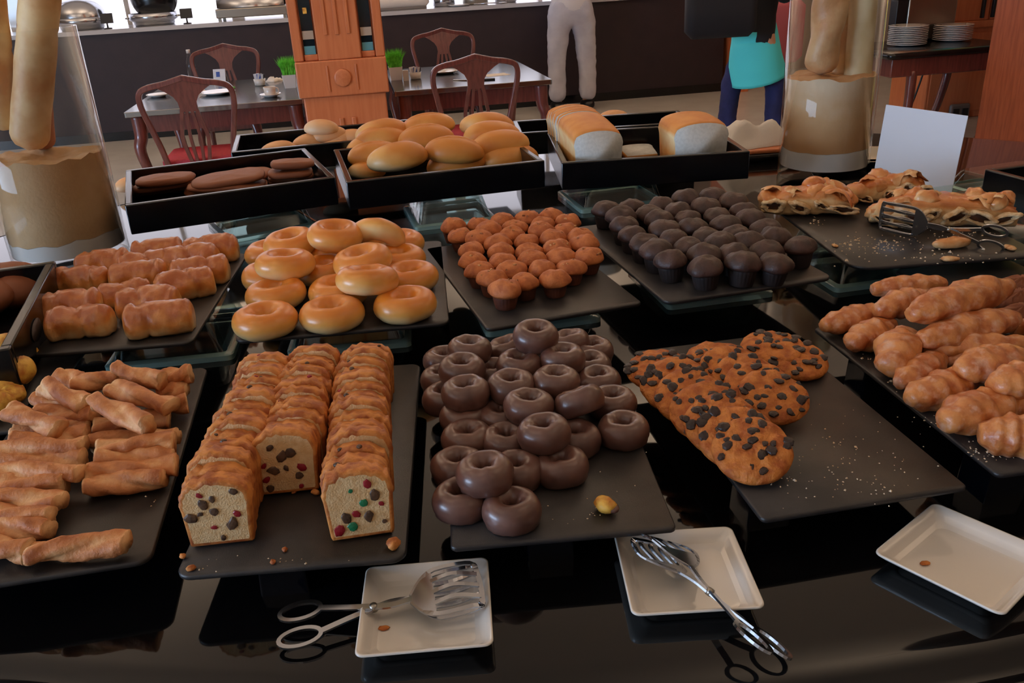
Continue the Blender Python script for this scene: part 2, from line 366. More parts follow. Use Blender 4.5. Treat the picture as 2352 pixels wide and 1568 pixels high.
# ================================================================== dining area behind the buffet
def chair_proto():
    t = thing('dining_chair', '', 'chair')
    # local frame: back at y = -0.24, sitter looks towards +y
    def bk(z): return -0.24-0.10*max(0, (z-.46))/.54
    path = spline([(-.195, bk(.44), .44), (-.215, bk(.58), .58), (-.25, bk(.74), .74), (-.272, bk(.86), .86), (-.258, bk(.93), .93), (-.20, bk(.957), .957), (-.11, bk(.968), .972), (0, bk(1.0), 1.0)], 5)
    pts = path+[Vector((-p.x, p.y, p.z)) for p in reversed(path[:-1])]
    v, f = sweep(pts, lambda i, t_: [(.017, -.014), (.017, .014), (-.017, .014), (-.017, -.014)], up=(0, 1, 0))
    o = ob('back_frame', me_new('back_frame', v, f, wood_d), t); bev(o, .006)
    crest = [(-.17, .958), (-.11, .972), (-.05, .99), (0, 1.0), (.05, .99), (.11, .972), (.17, .958), (.12, .93), (.075, .895), (.055, .86), (.05, .80), (-.05, .80), (-.055, .86), (-.075, .895), (-.12, .93)]
    v = []; n = len(crest)
    for dy in (-.011, .011): v += [(x, bk(z)+dy, z) for x, z in crest]
    f = [tuple(range(n)), tuple(range(2*n-1, n-1, -1))]+[(i, i+n, (i+1) % n+n, (i+1) % n) for i in range(n)]
    ob('crest_panel', me_new('crest_panel', v, f, wood_d, False), t)
    for s in (-1, 1):
        for xs, wd in (((.042, .066, .075, .05), .011), ((.014, .026, .028, .018), .009)):
            p = spline([(s*xs[0], bk(.815), .815), (s*xs[1], bk(.70), .70), (s*xs[2], bk(.62), .62), (s*xs[3], bk(.47), .47)], 5)
            v, f = sweep(p, lambda i, t_: [(wd, -.009), (wd, .009), (-wd, .009), (-wd, -.009)], up=(0, 1, 0))
            ob('slat', me_new('slat', v, f, wood_d, False), t)
    v, f = slab(.245, .22, .05, .445, .50, .012); ob('seat', me_new('seat', v, f, red_seat), t, (0, 0, 0))
    MB().box(-.235, .235, -.215, .205, .38, .445).build('seat_rail', wood_d, t, bevel=.006)
    for s in (-1, 1):
        p = spline([(s*.205, .19, .42), (s*.225, .215, .30), (s*.205, .20, .14), (s*.215, .22, 0)], 5)
        v, f = tube(p, lambda q: .034-.018*q, 10, up=(0, 1, 0)); ob('leg', me_new('leg', v, f, wood_d), t)
        p = spline([(s*.195, -.215, .45), (s*.2, -.22, .25), (s*.21, -.28, 0)], 5)
        v, f = tube(p, lambda q: .024-.007*q, 8, up=(0, 1, 0)); ob('leg', me_new('leg', v, f, wood_d), t)
    return t
ch0 = chair_proto()
for i, (x, y, rz, lab) in enumerate((
        (-.985, 5.92, 0, 'carved dark red chair with its back to the buffet, at the left table'),
        (-1.03, 7.66, PI, 'carved dark red chair on the far side of the left table, behind the bottle'),
        (.765, 5.92, R(2), 'carved dark red chair with its back to the buffet, at the right table'),
        (.84, 7.72, PI, 'carved dark red chair on the far side of the right table, behind the sugar holder'))):
    c = ch0 if i == 0 else copy_tree(ch0)
    c.location = (x, y, 0); c.rotation_euler = (0, 0, rz); c['label'] = lab; c['category'] = 'chair'; c['group'] = 'carved dining chairs'

def dining_table(x0, x1, y0, y1, label):
    t = thing('dining_table', label, 'table', ((x0+x1)/2, (y0+y1)/2, 0), group='dining tables behind the buffet')
    hx, hy = (x1-x0)/2, (y1-y0)/2
    v, f = slab(hx, hy, .012, .715, .75, .003); ob('table_top', me_new('table_top', v, f, table_black, False), t)
    for s in (-1, 1):
        MB().box(-hx+.07, hx-.07, s*(hy-.07)-.012, s*(hy-.07)+.012, .60, .715).build('apron', wood_d, t)
        MB().box(s*(hx-.07)-.012, s*(hx-.07)+.012, -hy+.07, hy-.07, .60, .715).build('apron', wood_d, t)
        for q in (-1, 1):
            p = spline([(s*(hx-.07), q*(hy-.07), .715), (s*(hx-.065), q*(hy-.065), .58), (s*(hx-.045), q*(hy-.045), .48), (s*(hx-.075), q*(hy-.075), .25), (s*(hx-.055), q*(hy-.055), 0)], 5)
            v, f = tube(p, lambda a: .05-.024*a if a < .8 else .03, 10, up=(0, 1, 0)); ob('leg', me_new('leg', v, f, wood_d), t)
    return t
dining_table(-1.50, -.33, 6.17, 7.62, 'black topped dining table set for breakfast, left of the wooden pillar')
dining_table(.285, 1.40, 6.17, 7.55, 'black topped dining table set for breakfast, right of the wooden pillar')

# ------------------------------------------------------------------ wooden pillar with glass strips
pl = thing('wooden_pillar', 'orange wooden pillar cabinet with fluted panel and two narrow glass strips', 'pillar', (-.05, 5.78, 0))
def pbox(n, m, *a, bevel=.008): return MB().box(*a).build(n, m, pl, bevel=bevel)
pbox('core', wood_o, -.235, .235, .06, .54, 0, 3.0)
pbox('base_block', wood_o, -.262, .262, .02, .56, 0, .80)
pbox('collar', wood_o, -.285, .285, 0, .57, .80, 1.02)
for s in (-1, 1):
    pbox('corner_stile', wood_o, s*.255-.03, s*.255+.03, .02, .56, 1.02, 3.0)
    fr = pbox('glass_frame', wood_o, s*.178-.045, s*.178+.045, .035, .06, 1.02, 1.06)
    pbox('glass_strip', dark_glass, s*.180-.036, s*.180+.036, .045, .06, 1.06, 2.9, bevel=0)
    pbox('glass_shelf', teal_dull, s*.180-.034, s*.180+.034, .038, .045, 1.06, 1.11, bevel=0)
    pbox('glass_shelf', wall_m, s*.180-.034, s*.180+.034, .038, .045, 1.15, 1.20, bevel=0)
    if s < 0: pbox('glass_shelf', choux_m, s*.180-.012, s*.180+.012, .040, .045, 1.30, 1.335, bevel=0)
pbox('front_panel', wood_o, -.135, .135, .01, .06, 1.02, 3.0)
for x in (-.07, 0, .07): pbox('flute', wood_o, x-.012, x+.012, .0, .01, 1.17, 2.9, bevel=.004)
for x in (-.09, .09): pbox('flute', wood_o, x-.006, x+.006, -.008, 0, .83, .99, bevel=.003)
v, f = lathe([(.055, 0), (.055, .008), (.045, .012)], 28); ob('rosette', me_new('rosette', v, f, wood_o), pl, (0, 0, .91), (PI/2, 0, 0))
for x in (-.04, .04): pbox('flute', wood_o, x-.014, x+.014, .008, .02, .1, .66, bevel=.004)

# ------------------------------------------------------------------ things laid on the two tables
TZ = .75
def plate_round(name, label, p, r, m=white, parent=None, group=None):
    v, f = lathe([(r*.55, 0), (r*.6, .002), (r, .018), (r*.99, .021), (r*.62, .007), (.001, .006)], 36)
    return tag(ob(name, me_new(name, v, f, m), None, p), label, 'plate' if 'saucer' not in name else 'saucer', group)
def grass_pot(p, label):
    t = thing('grass_pot', label, 'potted grass', p)
    h = .095
    MB().add(*rings([[(x, y, 0) for x, y in rrect(.042, .042, .006)], [(x, y, h) for x, y in rrect(.052, .052, .006)], [(x, y, h) for x, y in rrect(.046, .046, .005)], [(x, y, h-.02) for x, y in rrect(.044, .044, .005)]])).build('pot', white, t)
    b = MB(); rnd = random.Random(3)
    for k in range(420):
        x, y = rnd.uniform(-.042, .042), rnd.uniform(-.042, .042); a = rnd.uniform(0, 2*PI); L = rnd.uniform(.10, .155); sp = rnd.uniform(.0, .05)
        dx, dy = x*.5+sp*math.cos(a), y*.5+sp*math.sin(a); q = .0022
        b.add([(x-q, y, h-.02), (x+q, y, h-.02), (x+dx*.4+q*.8, y+dy*.4, h-.02+L*.6), (x+dx*.4-q*.8, y+dy*.4, h-.02+L*.6), (x+dx, y+dy, h-.02+L)], [(0, 1, 2, 3), (3, 2, 4)])
    g = b.build('grass', grass_m, t); g['kind'] = 'stuff'
grass_pot(W(668, 202, TZ)+Vector((0, .03, 0)), 'white square pot of bright green grass on the left table, half behind pillar')
grass_pot(W(911, 184, TZ)+Vector((0, .03, 0)), 'white square pot of bright green grass on the right table beside pillar')
def cup_set(p, label):
    t = thing('coffee_cup', label, 'cup', p)
    v, f = lathe([(.03, 0), (.038, .01), (.043, .06), (.041, .06), (.036, .012), (.001, .01)], 28); ob('bowl', me_new('bowl', v, f, white), t)
    v, f = tube([(.04+.02*math.sin(a), 0, .032+.02*math.cos(a)) for a in [PI*k/10 for k in range(11)]], .004, 8, up=(0, 1, 0)); ob('handle', me_new('handle', v, f, white), t)
p = W(622, 222, TZ); plate_round('saucer', 'white saucer under the coffee cup on the left table', p, .075); cup_set(p+Vector((0, 0, .0075)), 'white coffee cup standing on a saucer at the left table')
plate_round('plate', 'white plate with food scraps in the middle of the left table', W(500, 216, TZ), .13)
v, f = blob(.03, .02, .012); tag(ob('food_scrap', me_new('food_scrap', v, f, grass_m), None, W(532, 208, TZ)+Vector((0, 0, .02))), 'greenish food scrap on the plate of the left table', 'food')
plate_round('plate', 'small white plate seen through the back of the near left chair', W(364, 222, TZ), .085)
plate_round('plate', 'white plate at the far left corner of the left table', W(365, 200, TZ), .10)
# bottle
t = thing('glass_bottle', 'clear glass bottle with white cap on the left table', 'bottle', W(444, 180, TZ))
v, f = lathe([(.036, 0), (.04, .006), (.04, .10), (.036, .13), (.016, .19), (.014, .215), (.012, .215), (.014, .19), (.033, .13), (.037, .10), (.037, .01), (.001, .008)], 28); ob('body', me_new('body', v, f, vglass), t)
v, f = lathe([(.017, .205), (.017, .232), (.015, .235)], 20); ob('cap', me_new('cap', v, f, white), t)
def tent(p, rz, hx, h, label, name='tent_card'):
    t = thing(name, label, 'card', p, rz)
    MB().add([(-hx, -.035, 0), (hx, -.035, 0), (hx, 0, h), (-hx, 0, h), (-hx, .035, 0), (hx, .035, 0), (-hx, -.032, 0), (hx, -.032, 0), (hx, 0, h-.006), (-hx, 0, h-.006), (-hx, .032, 0), (hx, .032, 0)],
             [(0, 1, 2, 3), (3, 2, 5, 4), (9, 8, 7, 6), (10, 11, 8, 9), (0, 3, 9, 6), (3, 4, 10, 9), (2, 1, 7, 8), (5, 2, 8, 11), (0, 6, 7, 1), (4, 5, 11, 10)]).build('card_sheet', paper, t)
    a = math.atan2(.035, h)
    MB().box(-hx*.5, hx*.1, -.0005, .0005, h*.45, h*.85).build('blue_print', blue_m, t, loc=(0, -.0365, 0), rot=(-a, 0, 0))
tent(W(508, 188, TZ), R(-12), .05, .10, 'small white tent card with a blue mark on the left table')
def sachets(p, label):
    t = thing('sachet_holder', label, 'sachet holder', p)
    v, f = lathe([(.036, 0), (.04, .004), (.046, .05), (.043, .05), (.037, .008), (.001, .006)], 20); ob('bowl', me_new('bowl', v, f, white), t)
    rnd = random.Random(5)
    for k in range(5):
        MB().box(-.022, .022, -.002, .002, 0, .075).build('sachet', [paper, paper, black_pl, paper, paper][k], t, loc=(rnd.uniform(-.012, .012), -.022+k*.011, .012), rot=(rnd.uniform(-.2, .2), rnd.uniform(-.25, .25), rnd.uniform(-.3, .3)))
    MB().box(-.014, .014, -.0008, .0008, .03, .065).build('blue_print', blue_m, t, loc=(0, -.028, .022))
sachets(W(598, 196, TZ), 'white bowl of sugar sachets with blue print beside the coffee cup')
sachets(W(955, 181, TZ), 'white bowl of sugar sachets with blue print on the right table')
MB().box(-.02, .02, -.02, .02, 0, .075).build('x', white).name = 'salt_block'
tag(bpy.data.objects['salt_block'], 'small white upright block between the grass pot and sugar sachets', 'shaker').location = W(933, 185, TZ)
plate_round('plate', 'white plate seen through the left loop of the near right chair', W(1022, 168, TZ), .11)
def crumple(name, hx, hy, h, seed, m, p, rz, label, cat):
    n = 18; v = []
    for j in range(n+1):
        for i in range(n+1):
            x, y = -hx+2*hx*i/n, -hy+2*hy*j/n; e = max(0, 1-max(abs(x/hx), abs(y/hy))**3)
            q = h*e*(.55+.5*nz(x/hx*1.4, y/hy*1.4, seed)+.22*nz(x/hx*3.1, y/hy*3.1, seed+4))
            v.append((x+.08*hx*nz(x/hx*2, y/hy*2, seed+9), y+.08*hy*nz(x/hx*2, y/hy*2, seed+19), max(q, .001)))
    n1 = n+1; f = [(j*n1+i, j*n1+i+1, (j+1)*n1+i+1, (j+1)*n1+i) for j in range(n) for i in range(n)]
    b = len(v); v += [(x, y, 0) for x, y, z in v[:b]]
    f += [(q[3]+b, q[2]+b, q[1]+b, q[0]+b) for q in f[:n*n]]
    per = [i for i in range(n)]+[j*n1+n for j in range(n)]+[n*n1+i for i in range(n, 0, -1)]+[j*n1 for j in range(n, 0, -1)]
    f += [(per[k], per[k-1], per[k-1]+b, per[k]+b) for k in range(len(per))]
    return tag(ob(name, me_new(name, v, f, m), None, p, (0, 0, rz)), label, cat)
crumple('paper_napkin', .07, .06, .035, 2, cloth_w, W(470, 214, TZ)+Vector((-.05, .02, .0)), .3, 'crumpled white paper napkin left of the plate on left table', 'napkin')
crumple('paper_napkin', .06, .05, .05, 7, cloth_w, W(630, 188, TZ)+Vector((.0, .06, 0)), .9, 'crumpled white paper napkin behind the coffee cup', 'napkin')
crumple('paper_napkin', .09, .07, .012, 12, cloth_w, W(1140, 172, TZ), .2, 'flat white napkin seen through the near right chair', 'napkin')
tag(MB().box(-.07, .07, -.009, .009, 0, .008).build('butter_knife', steel, None, loc=W(1060, 185, TZ), rot=(0, 0, R(-40)), bevel=.003), 'steel knife lying beside the plate on the right table', 'knife')
tag(MB().box(-.06, .06, -.02, .02, 0, .012).build('phone', black_pl, None, loc=W(1118, 184, TZ), rot=(0, 0, R(-6)), bevel=.004), 'small dark phone lying on the right table near its front edge', 'phone')

# ------------------------------------------------------------------ things on the serving counter
CT = 1.10
def chafing_round(px, lid_open, label, r=.24):
    c = W(px[0], px[1], CT); c.y = cy0+.32; c.x = WY(px[0], px[1], c.y).x
    t = thing('chafing_dish', label, 'chafing dish', (c.x, c.y, CT))
    v, f = lathe([(r*.8, 0), (r*.85, .02), (r*.85, .04), (r, .06), (r, .12), (r*.96, .12), (r*.9, .07), (.001, .065)], 40); ob('pan', me_new('pan', v, f, steel), t)
    prof = [(r*math.cos(a), .75*r*math.sin(a)) for a in [PI/2*k/10 for k in range(11)]]
    v, f = lathe([(q+.0001, z) for q, z in prof], 40, cap0=False)
    o = ob('lid', me_new('lid', v, f, steel if not lid_open else black_edge), t, (0, .0, .122))
    if lid_open: o.location = (0, r*.9, .27); o.rotation_euler = (R(80), 0, 0)
    for s in (-1, 1):
        v, f = tube([(s*r, -.05, .08), (s*(r+.03), -.03, .08), (s*(r+.03), .03, .08), (s*r, .05, .08)], .008, 8); ob('handle', me_new('handle', v, f, steel_dim), t)
    return t
chafing_round((190, 62), False, 'round steel chafing dish with closed dome lid, seen beside the left vase', .25)
chafing_round((357, 60), True, 'round steel chafing dish with its dark dome lid raised')
def counter_pos(px, py=45, dy=.3): 
    y = cy0+dy; return (WY(px, py, y).x, y, CT)
t = thing('chafing_dish', 'long rectangular steel chafing dish with roll top beside the pillar', 'chafing dish', counter_pos(585, 45, .33))
MB().box(-.36, .36, -.22, .22, .03, .12).build('pan', steel_dim, t, bevel=.01)
v, f = rings([[(x, .2*math.cos(a), .125+.16*math.sin(a)) for a in [PI*k/12 for k in range(13)]] for x in (-.34, .34)], False); ob('roll_lid', me_new('roll_lid', v, f, steel), t)
v, f = rings([[(x, .19*math.cos(a), .125+.15*math.sin(a)) for a in [PI*k/12 for k in range(13)]] for x in (-.34, .34)], True); ob('roll_lid_inner', me_new('roll_lid_inner', v, f, steel_dim), t)
for sx in (-1, 1):
    for sy in (-1, 1): MB().box(sx*.33-.015, sx*.33+.015, sy*.19-.015, sy*.19+.015, 0, .03).build('foot', steel_dim, t)
for px, lab in ((245, 'small black sign stand between the two round chafing dishes'), (430, 'small black sign stand left of the long chafing dish')):
    t = thing('sign_stand', lab, 'sign', counter_pos(px, 50, .12))
    v, f = lathe([(.04, 0), (.04, .008), (.008, .012), (.008, .06)], 16); ob('foot', me_new('foot', v, f, black_pl), t)
    MB().box(-.06, .06, -.006, .006, .055, .15).build('sign_board', black_pl, t, rot=(R(-15), 0, 0))
t = thing('white_tray', 'white rectangular serving tray on the counter right of the pillar', 'tray', counter_pos(920, 15, .25))
v, f = slab(.30, .2, .05, .03, .14, .03); ob('body', me_new('body', v, f, white), t)
v, f = slab(.27, .17, .04, 0, .03, .003); ob('foot', me_new('foot', v, f, grey_pl), t)
for i, (px, r, h, lab) in enumerate(((1020, .12, .14, 'steel pot on the counter right of the white tray'), (1092, .14, .12, 'wide steel pot on the counter above the near right chair'), (1162, .12, .16, 'tall dark steel pot on the counter left of the grey trousers'))):
    t = thing('steel_pot', lab, 'pot', counter_pos(px, 5, .35))
    v, f = lathe([(r*.9, 0), (r, .01), (r, h), (r*.95, h), (r*.94, .015), (.001, .012)], 32); ob('body', me_new('body', v, f, steel if i != 1 else steel_dim), t)
    v, f = tube([(r, -.04, h*.7), (r+.04, -.03, h*.7), (r+.04, .03, h*.7), (r, .04, h*.7)], .008, 8); ob('handle', me_new('handle', v, f, steel_dim), t)
plate_round('serving_plate', 'flat white serving plate on the counter edge', counter_pos(1055, 20, .10), .12)
t = thing('serving_spoon', 'long serving spoon resting on the counter', 'spoon', counter_pos(1125, 12, .08), R(-8))
v, f = tube([(-.17, 0, .012), (0, 0, .016), (.1, 0, .012)], .006, 8); ob('handle', me_new('handle', v, f, steel), t)
v, f = blob(.045, .03, .01); ob('bowl', me_new('bowl', v, f, steel), t, (.14, 0, .011))
# ------------------------------------------------------------------ people
def skin_fig(name, verts, edges, radii, m, parent, root=0, sub=2, wr=0):
    me = bpy.data.meshes.new(name); me.from_pydata(verts, edges, []); me.materials.append(m)
    o = ob(name, me, parent); s = o.modifiers.new('skin', 'SKIN'); s.use_smooth_shade = True
    for i, r in enumerate(radii):
        d = me.skin_vertices[0].data[i]; d.radius = r if hasattr(r, '__len__') else (r, r); d.use_root = (i == root)
    b = o.modifiers.new('sub', 'SUBSURF'); b.levels = sub; b.render_levels = sub
    if wr:
        tx = bpy.data.textures.new(name+'_folds', 'CLOUDS'); tx.noise_scale = .09
        d = o.modifiers.new('folds', 'DISPLACE'); d.texture = tx; d.strength = wr; d.mid_level = .5
    return o
def person(label, loc, rz, top_m, leg_m, stance=.12, cuff=.055, arms=((.30, .06), (.30, .06)), step=0.0, tr_top=1.02, hz=0.0, wr_=(.165, .125)):
    t = thing('person', label, 'person', loc, rz)
    # body facing +y : head, neck, torso, arms, hands, legs as one figure
    V = [(0, 0, .98), (0, .01, 1.15), (0, 0, 1.35), (0, 0, 1.48), (0, .02, 1.55), (0, .035, 1.64), (0, .03, 1.73)]
    E_ = [(0, 1), (1, 2), (2, 3), (3, 4), (4, 5), (5, 6)]; Rr = [(.11, .08), (.115, .085), (.15, .10), .06, .055, (.075, .09), (.06, .07)]
    for k, s in enumerate((-1, 1)):
        ax, ay = arms[k]; b = len(V)
        V += [(s*.19, 0, 1.42), (s*.26, -.01, 1.16), (s*ax, ay+.1, .98+hz), (s*ax, ay+.16, .93+hz*1.2)]; E_ += [(2, b), (b, b+1), (b+1, b+2), (b+2, b+3)]; Rr += [.06, .045, .033, (.022, .036)]
        h = b+3
        for q in range(4):
            c = len(V); fx = s*ax+(q-1.5)*.018; V += [(fx, ay+.21-.006*abs(q-1.2), .905+hz*1.2), (fx, ay+.235-.01*abs(q-1.2), .875+hz*1.2)]; E_ += [(h, c), (c, c+1)]; Rr += [.009, .007]
        c = len(V); V += [(s*(ax-.045), ay+.17, .915+hz*1.2), (s*(ax-.055), ay+.2, .89+hz*1.2)]; E_ += [(h, c), (c, c+1)]; Rr += [.011, .009]
        b = len(V); V += [(s*stance*.85, 0, .90), (s*stance, s*step+.02, .50), (s*stance, s*step, .10), (s*stance, s*step+.10, .045)]
        E_ += [(0, b), (b, b+1), (b+1, b+2), (b+2, b+3)]; Rr += [.085, .055, .04, .03]
    skin_fig('body', V, E_, Rr, skin_m, t)
    # trousers
    V = [(0, 0, tr_top), (0, -.01, .93)]; E_ = [(0, 1)]; Rr = [wr_, (.178, .138) if wr_[0] > .15 else (.14, .12)]
    for s in (-1, 1):
        b = len(V); V += [(s*stance*.8, -.005, .82), (s*stance*1.0, s*step+.01, .52), (s*stance*1.04, s*step, .22), (s*stance*1.05, s*step, .075)]
        E_ += [(1, b), (b, b+1), (b+1, b+2), (b+2, b+3)]; Rr += [(.095, .11), (.082, .085), (.073, .075), (.078, .085)]
    skin_fig('trousers', V, E_, Rr, leg_m, t, 0, 3, .022)
    # top
    V = [(0, 0, tr_top-.24), (0, .01, 1.15), (0, 0, 1.36), (0, 0, 1.46)]; E_ = [(0, 1), (1, 2), (2, 3)]; Rr = [(.18, .135), (.165, .125), (.185, .13), (.08, .08)]
    for k, s in enumerate((-1, 1)):
        ax, ay = arms[k]; b = len(V); V += [(s*.20, 0, 1.42), (s*.27, -.01, 1.16), (s*ax, ay+.09, .99+hz)]; E_ += [(2, b), (b, b+1), (b+1, b+2)]; Rr += [.075, .06, .048]
    skin_fig('jacket' if top_m is dark_m else 'shirt', V, E_, Rr, top_m, t, 0, 2, .012)
    for s in (-1, 1):
        v, f = blob(.05, .135, .05, 20, 12, .8, lambda x, y, z: (x*(1-.2*(y/.135)), y, max(z, -.045)*(1 if z < 0 else 1-.35*(y > .03))))
        ob('shoe', me_new('shoe', v, f, shoe_m), t, (s*stance*1.04, s*step+.05, .046))
    v, f = blob(.088, .10, .10, 20, 14, 1, lambda x, y, z: (x, y, z if not (y > .05 and z < .03) else z*.2+.03)); ob('hair', me_new('hair', v, f, hair_m), t, (0, .015, 1.70))
    v, f = blob(.012, .018, .02); ob('nose', me_new('nose', v, f, skin_m), t, (0, .125, 1.645))
    for s in (-1, 1):
        v, f = blob(.011, .008, .007); ob('eye', me_new('eye', v, f, hair_m), t, (s*.032, .115, 1.672))
        v, f = blob(.008, .018, .028); ob('ear', me_new('ear', v, f, skin_m), t, (s*.083, .02, 1.65))
    v, f = blob(.024, .008, .005); ob('mouth', me_new('mouth', v, f, pink_m), t, (0, .118, 1.605))
    return t
person('person in pale grey trousers standing at the dark counter with back turned', (2.34, 9.33, 0), 0, shirt_m, grey_tr, stance=.125, tr_top=1.06, hz=.18, arms=((.16, .26), (.16, .26))).scale = (1.3, 1.15, 1.13)
p2 = person('person in dark jacket and navy trousers walking behind the right vase', (3.12, 6.6, 0), R(-70), dark_m, navy_m, stance=.11, step=.14, arms=((.28, .2), (.28, .2)), hz=.34, wr_=(.11, .09), tr_top=.98)
v, f = sweep(spline([(-.02, .0, .98), (-.03, .03, .86), (0, .02, .72), (.0, .05, .58)], 4), lambda i, t_: [(a*(.155+.07*t_), b*(.165+.07*t_)) for a, b in circ(1, 20)], up=(0, 1, 0))
ob('teal_tunic', me_new('teal_tunic', v, f, teal_m), p2)
# dark shoulder bag carried at the front, pink bag behind
t = thing('shoulder_bag', 'large dark shoulder bag carried by the walking person, cut by the photo top', 'bag', (2.72, 6.35, .93), R(-8))
v, f = slab(.26, .08, .06, 0, .34, .05); ob('bag_body', me_new('bag_body', v, f, dark_m), t)
v, f = tube(spline([(-.15, 0, .33), (-.10, 0, .50), (0.05, 0, .56), (.15, 0, .33)], 6), .012, 8, up=(0, 1, 0)); ob('strap', me_new('strap', v, f, dark_m), t)
t = thing('pink_bag', 'pink cloth bag hanging beside the walking person, seen through the right vase', 'bag', (3.62, 7.1, .62), R(-10))
v, f = slab(.15, .07, .05, 0, .5, .05); ob('bag_body', me_new('bag_body', v, f, pink_m), t)
v, f = tube(spline([(-.1, 0, .48), (-.08, 0, .70), (.08, 0, .70), (.1, 0, .48)], 6), .012, 8, up=(0, 1, 0)); ob('strap', me_new('strap', v, f, pink_m), t)

# ------------------------------------------------------------------ right side: post, side table with plates, cabinets
pw = MB().box(-.09, .09, 0, .5, 0, 3.05).build('x', wood_o); pw.name = 'wooden_post'; pw.location = (4.40, 9.6, 0)
tag(pw, 'orange wooden post at the right end of the dark counter', 'post')
t = thing('side_table', 'dark wooden side table with curved legs carrying stacks of plates', 'table', (4.55, 6.55, 0))
v, f = slab(.56, .42, .05, .70, .745, .012); ob('table_top', me_new('table_top', v, f, black_edge), t)
MB().box(-.50, .50, -.36, .36, .56, .70).build('apron', wood_d, t, bevel=.01)
for sx in (-1, 1):
    for sy in (-1, 1):
        p = spline([(sx*.46, sy*.33, .60), (sx*.50, sy*.35, .46), (sx*.44, sy*.33, .22), (sx*.36, sy*.32, 0)], 6) if sx > 0 else spline([(sx*.30, sy*.33, .60), (sx*.30, sy*.33, .3), (sx*.32, sy*.33, 0)], 6)
        v, f = tube(p, lambda q: .04-.012*q, 10, up=(0, 1, 0)); ob('leg', me_new('leg', v, f, wood_d), t)
for (px, py, n, st) in ((2082, 104, 11, 'left'), (2186, 93, 9, 'right')):
    c = W(px, py, .745); vv, ff = lathe([(.075, 0), (.08, .002), (.148, .013), (.15, .017), (.146, .018), (.085, .006), (.001, .005)], 40); me = me_new('plate', vv, ff, white)
    for k in range(n):
        o = ob('plate', me, None, (c.x+.002*math.sin(k*5), c.y+.002*math.cos(k*3), .745+.0135*k))
        tag(o, 'white plate on the side table, %s of the %s-hand stack' % ('topmost' if k == n-1 else ('lowest' if k == 0 else ORD[k]+' from the bottom'), st), 'plate', 'plates stacked on the side table')
t = thing('toaster', 'grey steel conveyor toaster with wire rack behind the plate stacks', 'toaster', (4.62, 6.87, .745))
c = WY(2125, 40, 6.87); t.location.x = c.x
MB().box(-.20, .24, -.06, .06, 0, .34).build('housing', steel_dim, t, bevel=.01)
MB().box(-.30, -.20, -.05, .05, .05, .33).build('control_side', black_pl, t, bevel=.008)
for k in range(8): MB().box(-.14+k*.05, -.135+k*.05, -.06, .06, .34, .37).build('rack_wire', steel, t)
MB().box(-.30, -.02, -.06, .05, .33, .345).build('bread_tray', steel, t)
def wcab(name, label, x0, x1, y0, y1, m, z1=3.0):
    t = thing(name, label, 'cabinet', (x0, y0, 0)); MB().box(0, x1-x0, 0, y1-y0, 0, z1).build('body', m, t, bevel=.01); return t, x1-x0
t, wd = wcab('wall_cabinet', 'orange wooden cabinet with stained glass doors behind the side table', 5.05, 6.05, 7.15, 7.7, wood_o)
MB().box(.02, wd-.02, -.03, 0, .78, .84).build('rail', wood_o, t, bevel=.006)
for i in range(2):
    d = MB().box(.03+i*.48, .03+i*.48+.46, -.02, 0, .84, 2.6).build('door', wood_o, t, bevel=.006)
    MB().box(.09+i*.48, .43+i*.48, -.026, -.02, 1.12, 1.75).build('pane', teal_glass, d)
    MB().box(.09+i*.48, .43+i*.48, -.026, -.02, 1.80, 2.5).build('pane', yel_glass if i else dark_glass, d)
    MB().box(.40+(1-i)*.10, .425+(1-i)*.10, -.05, -.02, .86, 1.08).build('handle', black_pl, d, bevel=.004)
MB().box(.02, wd-.02, -.012, 0, .06, .74).build('base_panel', wood_o, t, bevel=.006)
t, wd = wcab('tall_cabinet', 'dark orange wooden cabinet at the right edge with glass doors above', 4.55, 5.9, 5.05, 5.8, wood_b)
MB().box(.0, wd, -.03, 0, .94, .99).build('rail', wood_o, t, bevel=.006)
for i in range(2):
    d = MB().box(.03+i*.66, .03+i*.66+.62, -.02, 0, 1.0, 2.7).build('door', wood_o, t, bevel=.006)
    MB().box(.10+i*.66, .58+i*.66, -.026, -.02, 1.17, 1.40).build('pane', (teal_glass, dark_glass)[i], d)
    MB().box(.10+i*.66, .58+i*.66, -.026, -.02, 1.44, 2.6).build('pane', (yel_glass, teal_glass)[i], d)
    MB().box(.615-i*.0+i*.05, .640+i*.05, -.05, -.02, .80, 1.10).build('handle', black_pl, d, bevel=.004)
t = thing('socket_box', 'grey floor socket box with dark outlets on the wooden cabinet base', 'socket box', WY(2205, 262, 7.10), 0)
MB().box(-.10, .10, 0, .04, -.09, .09).build('housing', grey_pl, t, bevel=.02)
for s in (-1, 1): MB().box(s*.045-.03, s*.045+.03, -.008, .002, -.04, .05).build('outlet', black_pl, t, bevel=.004)
v, f = tube(spline([WY(2128, 140, 7.08), WY(2118, 175, 7.09), WY(2100, 225, 7.10), WY(2085, 262, 7.11), Vector((WY(2085, 262, 7.11).x-.03, 7.10, .012)), Vector((WY(2085, 262, 7.11).x+.25, 7.08, .009))], 6), .008, 8, up=(0, 1, 0))
tag(ob('power_cable', me_new('power_cable', v, f, black_pl)), 'black power cable hanging under the side table', 'cable')
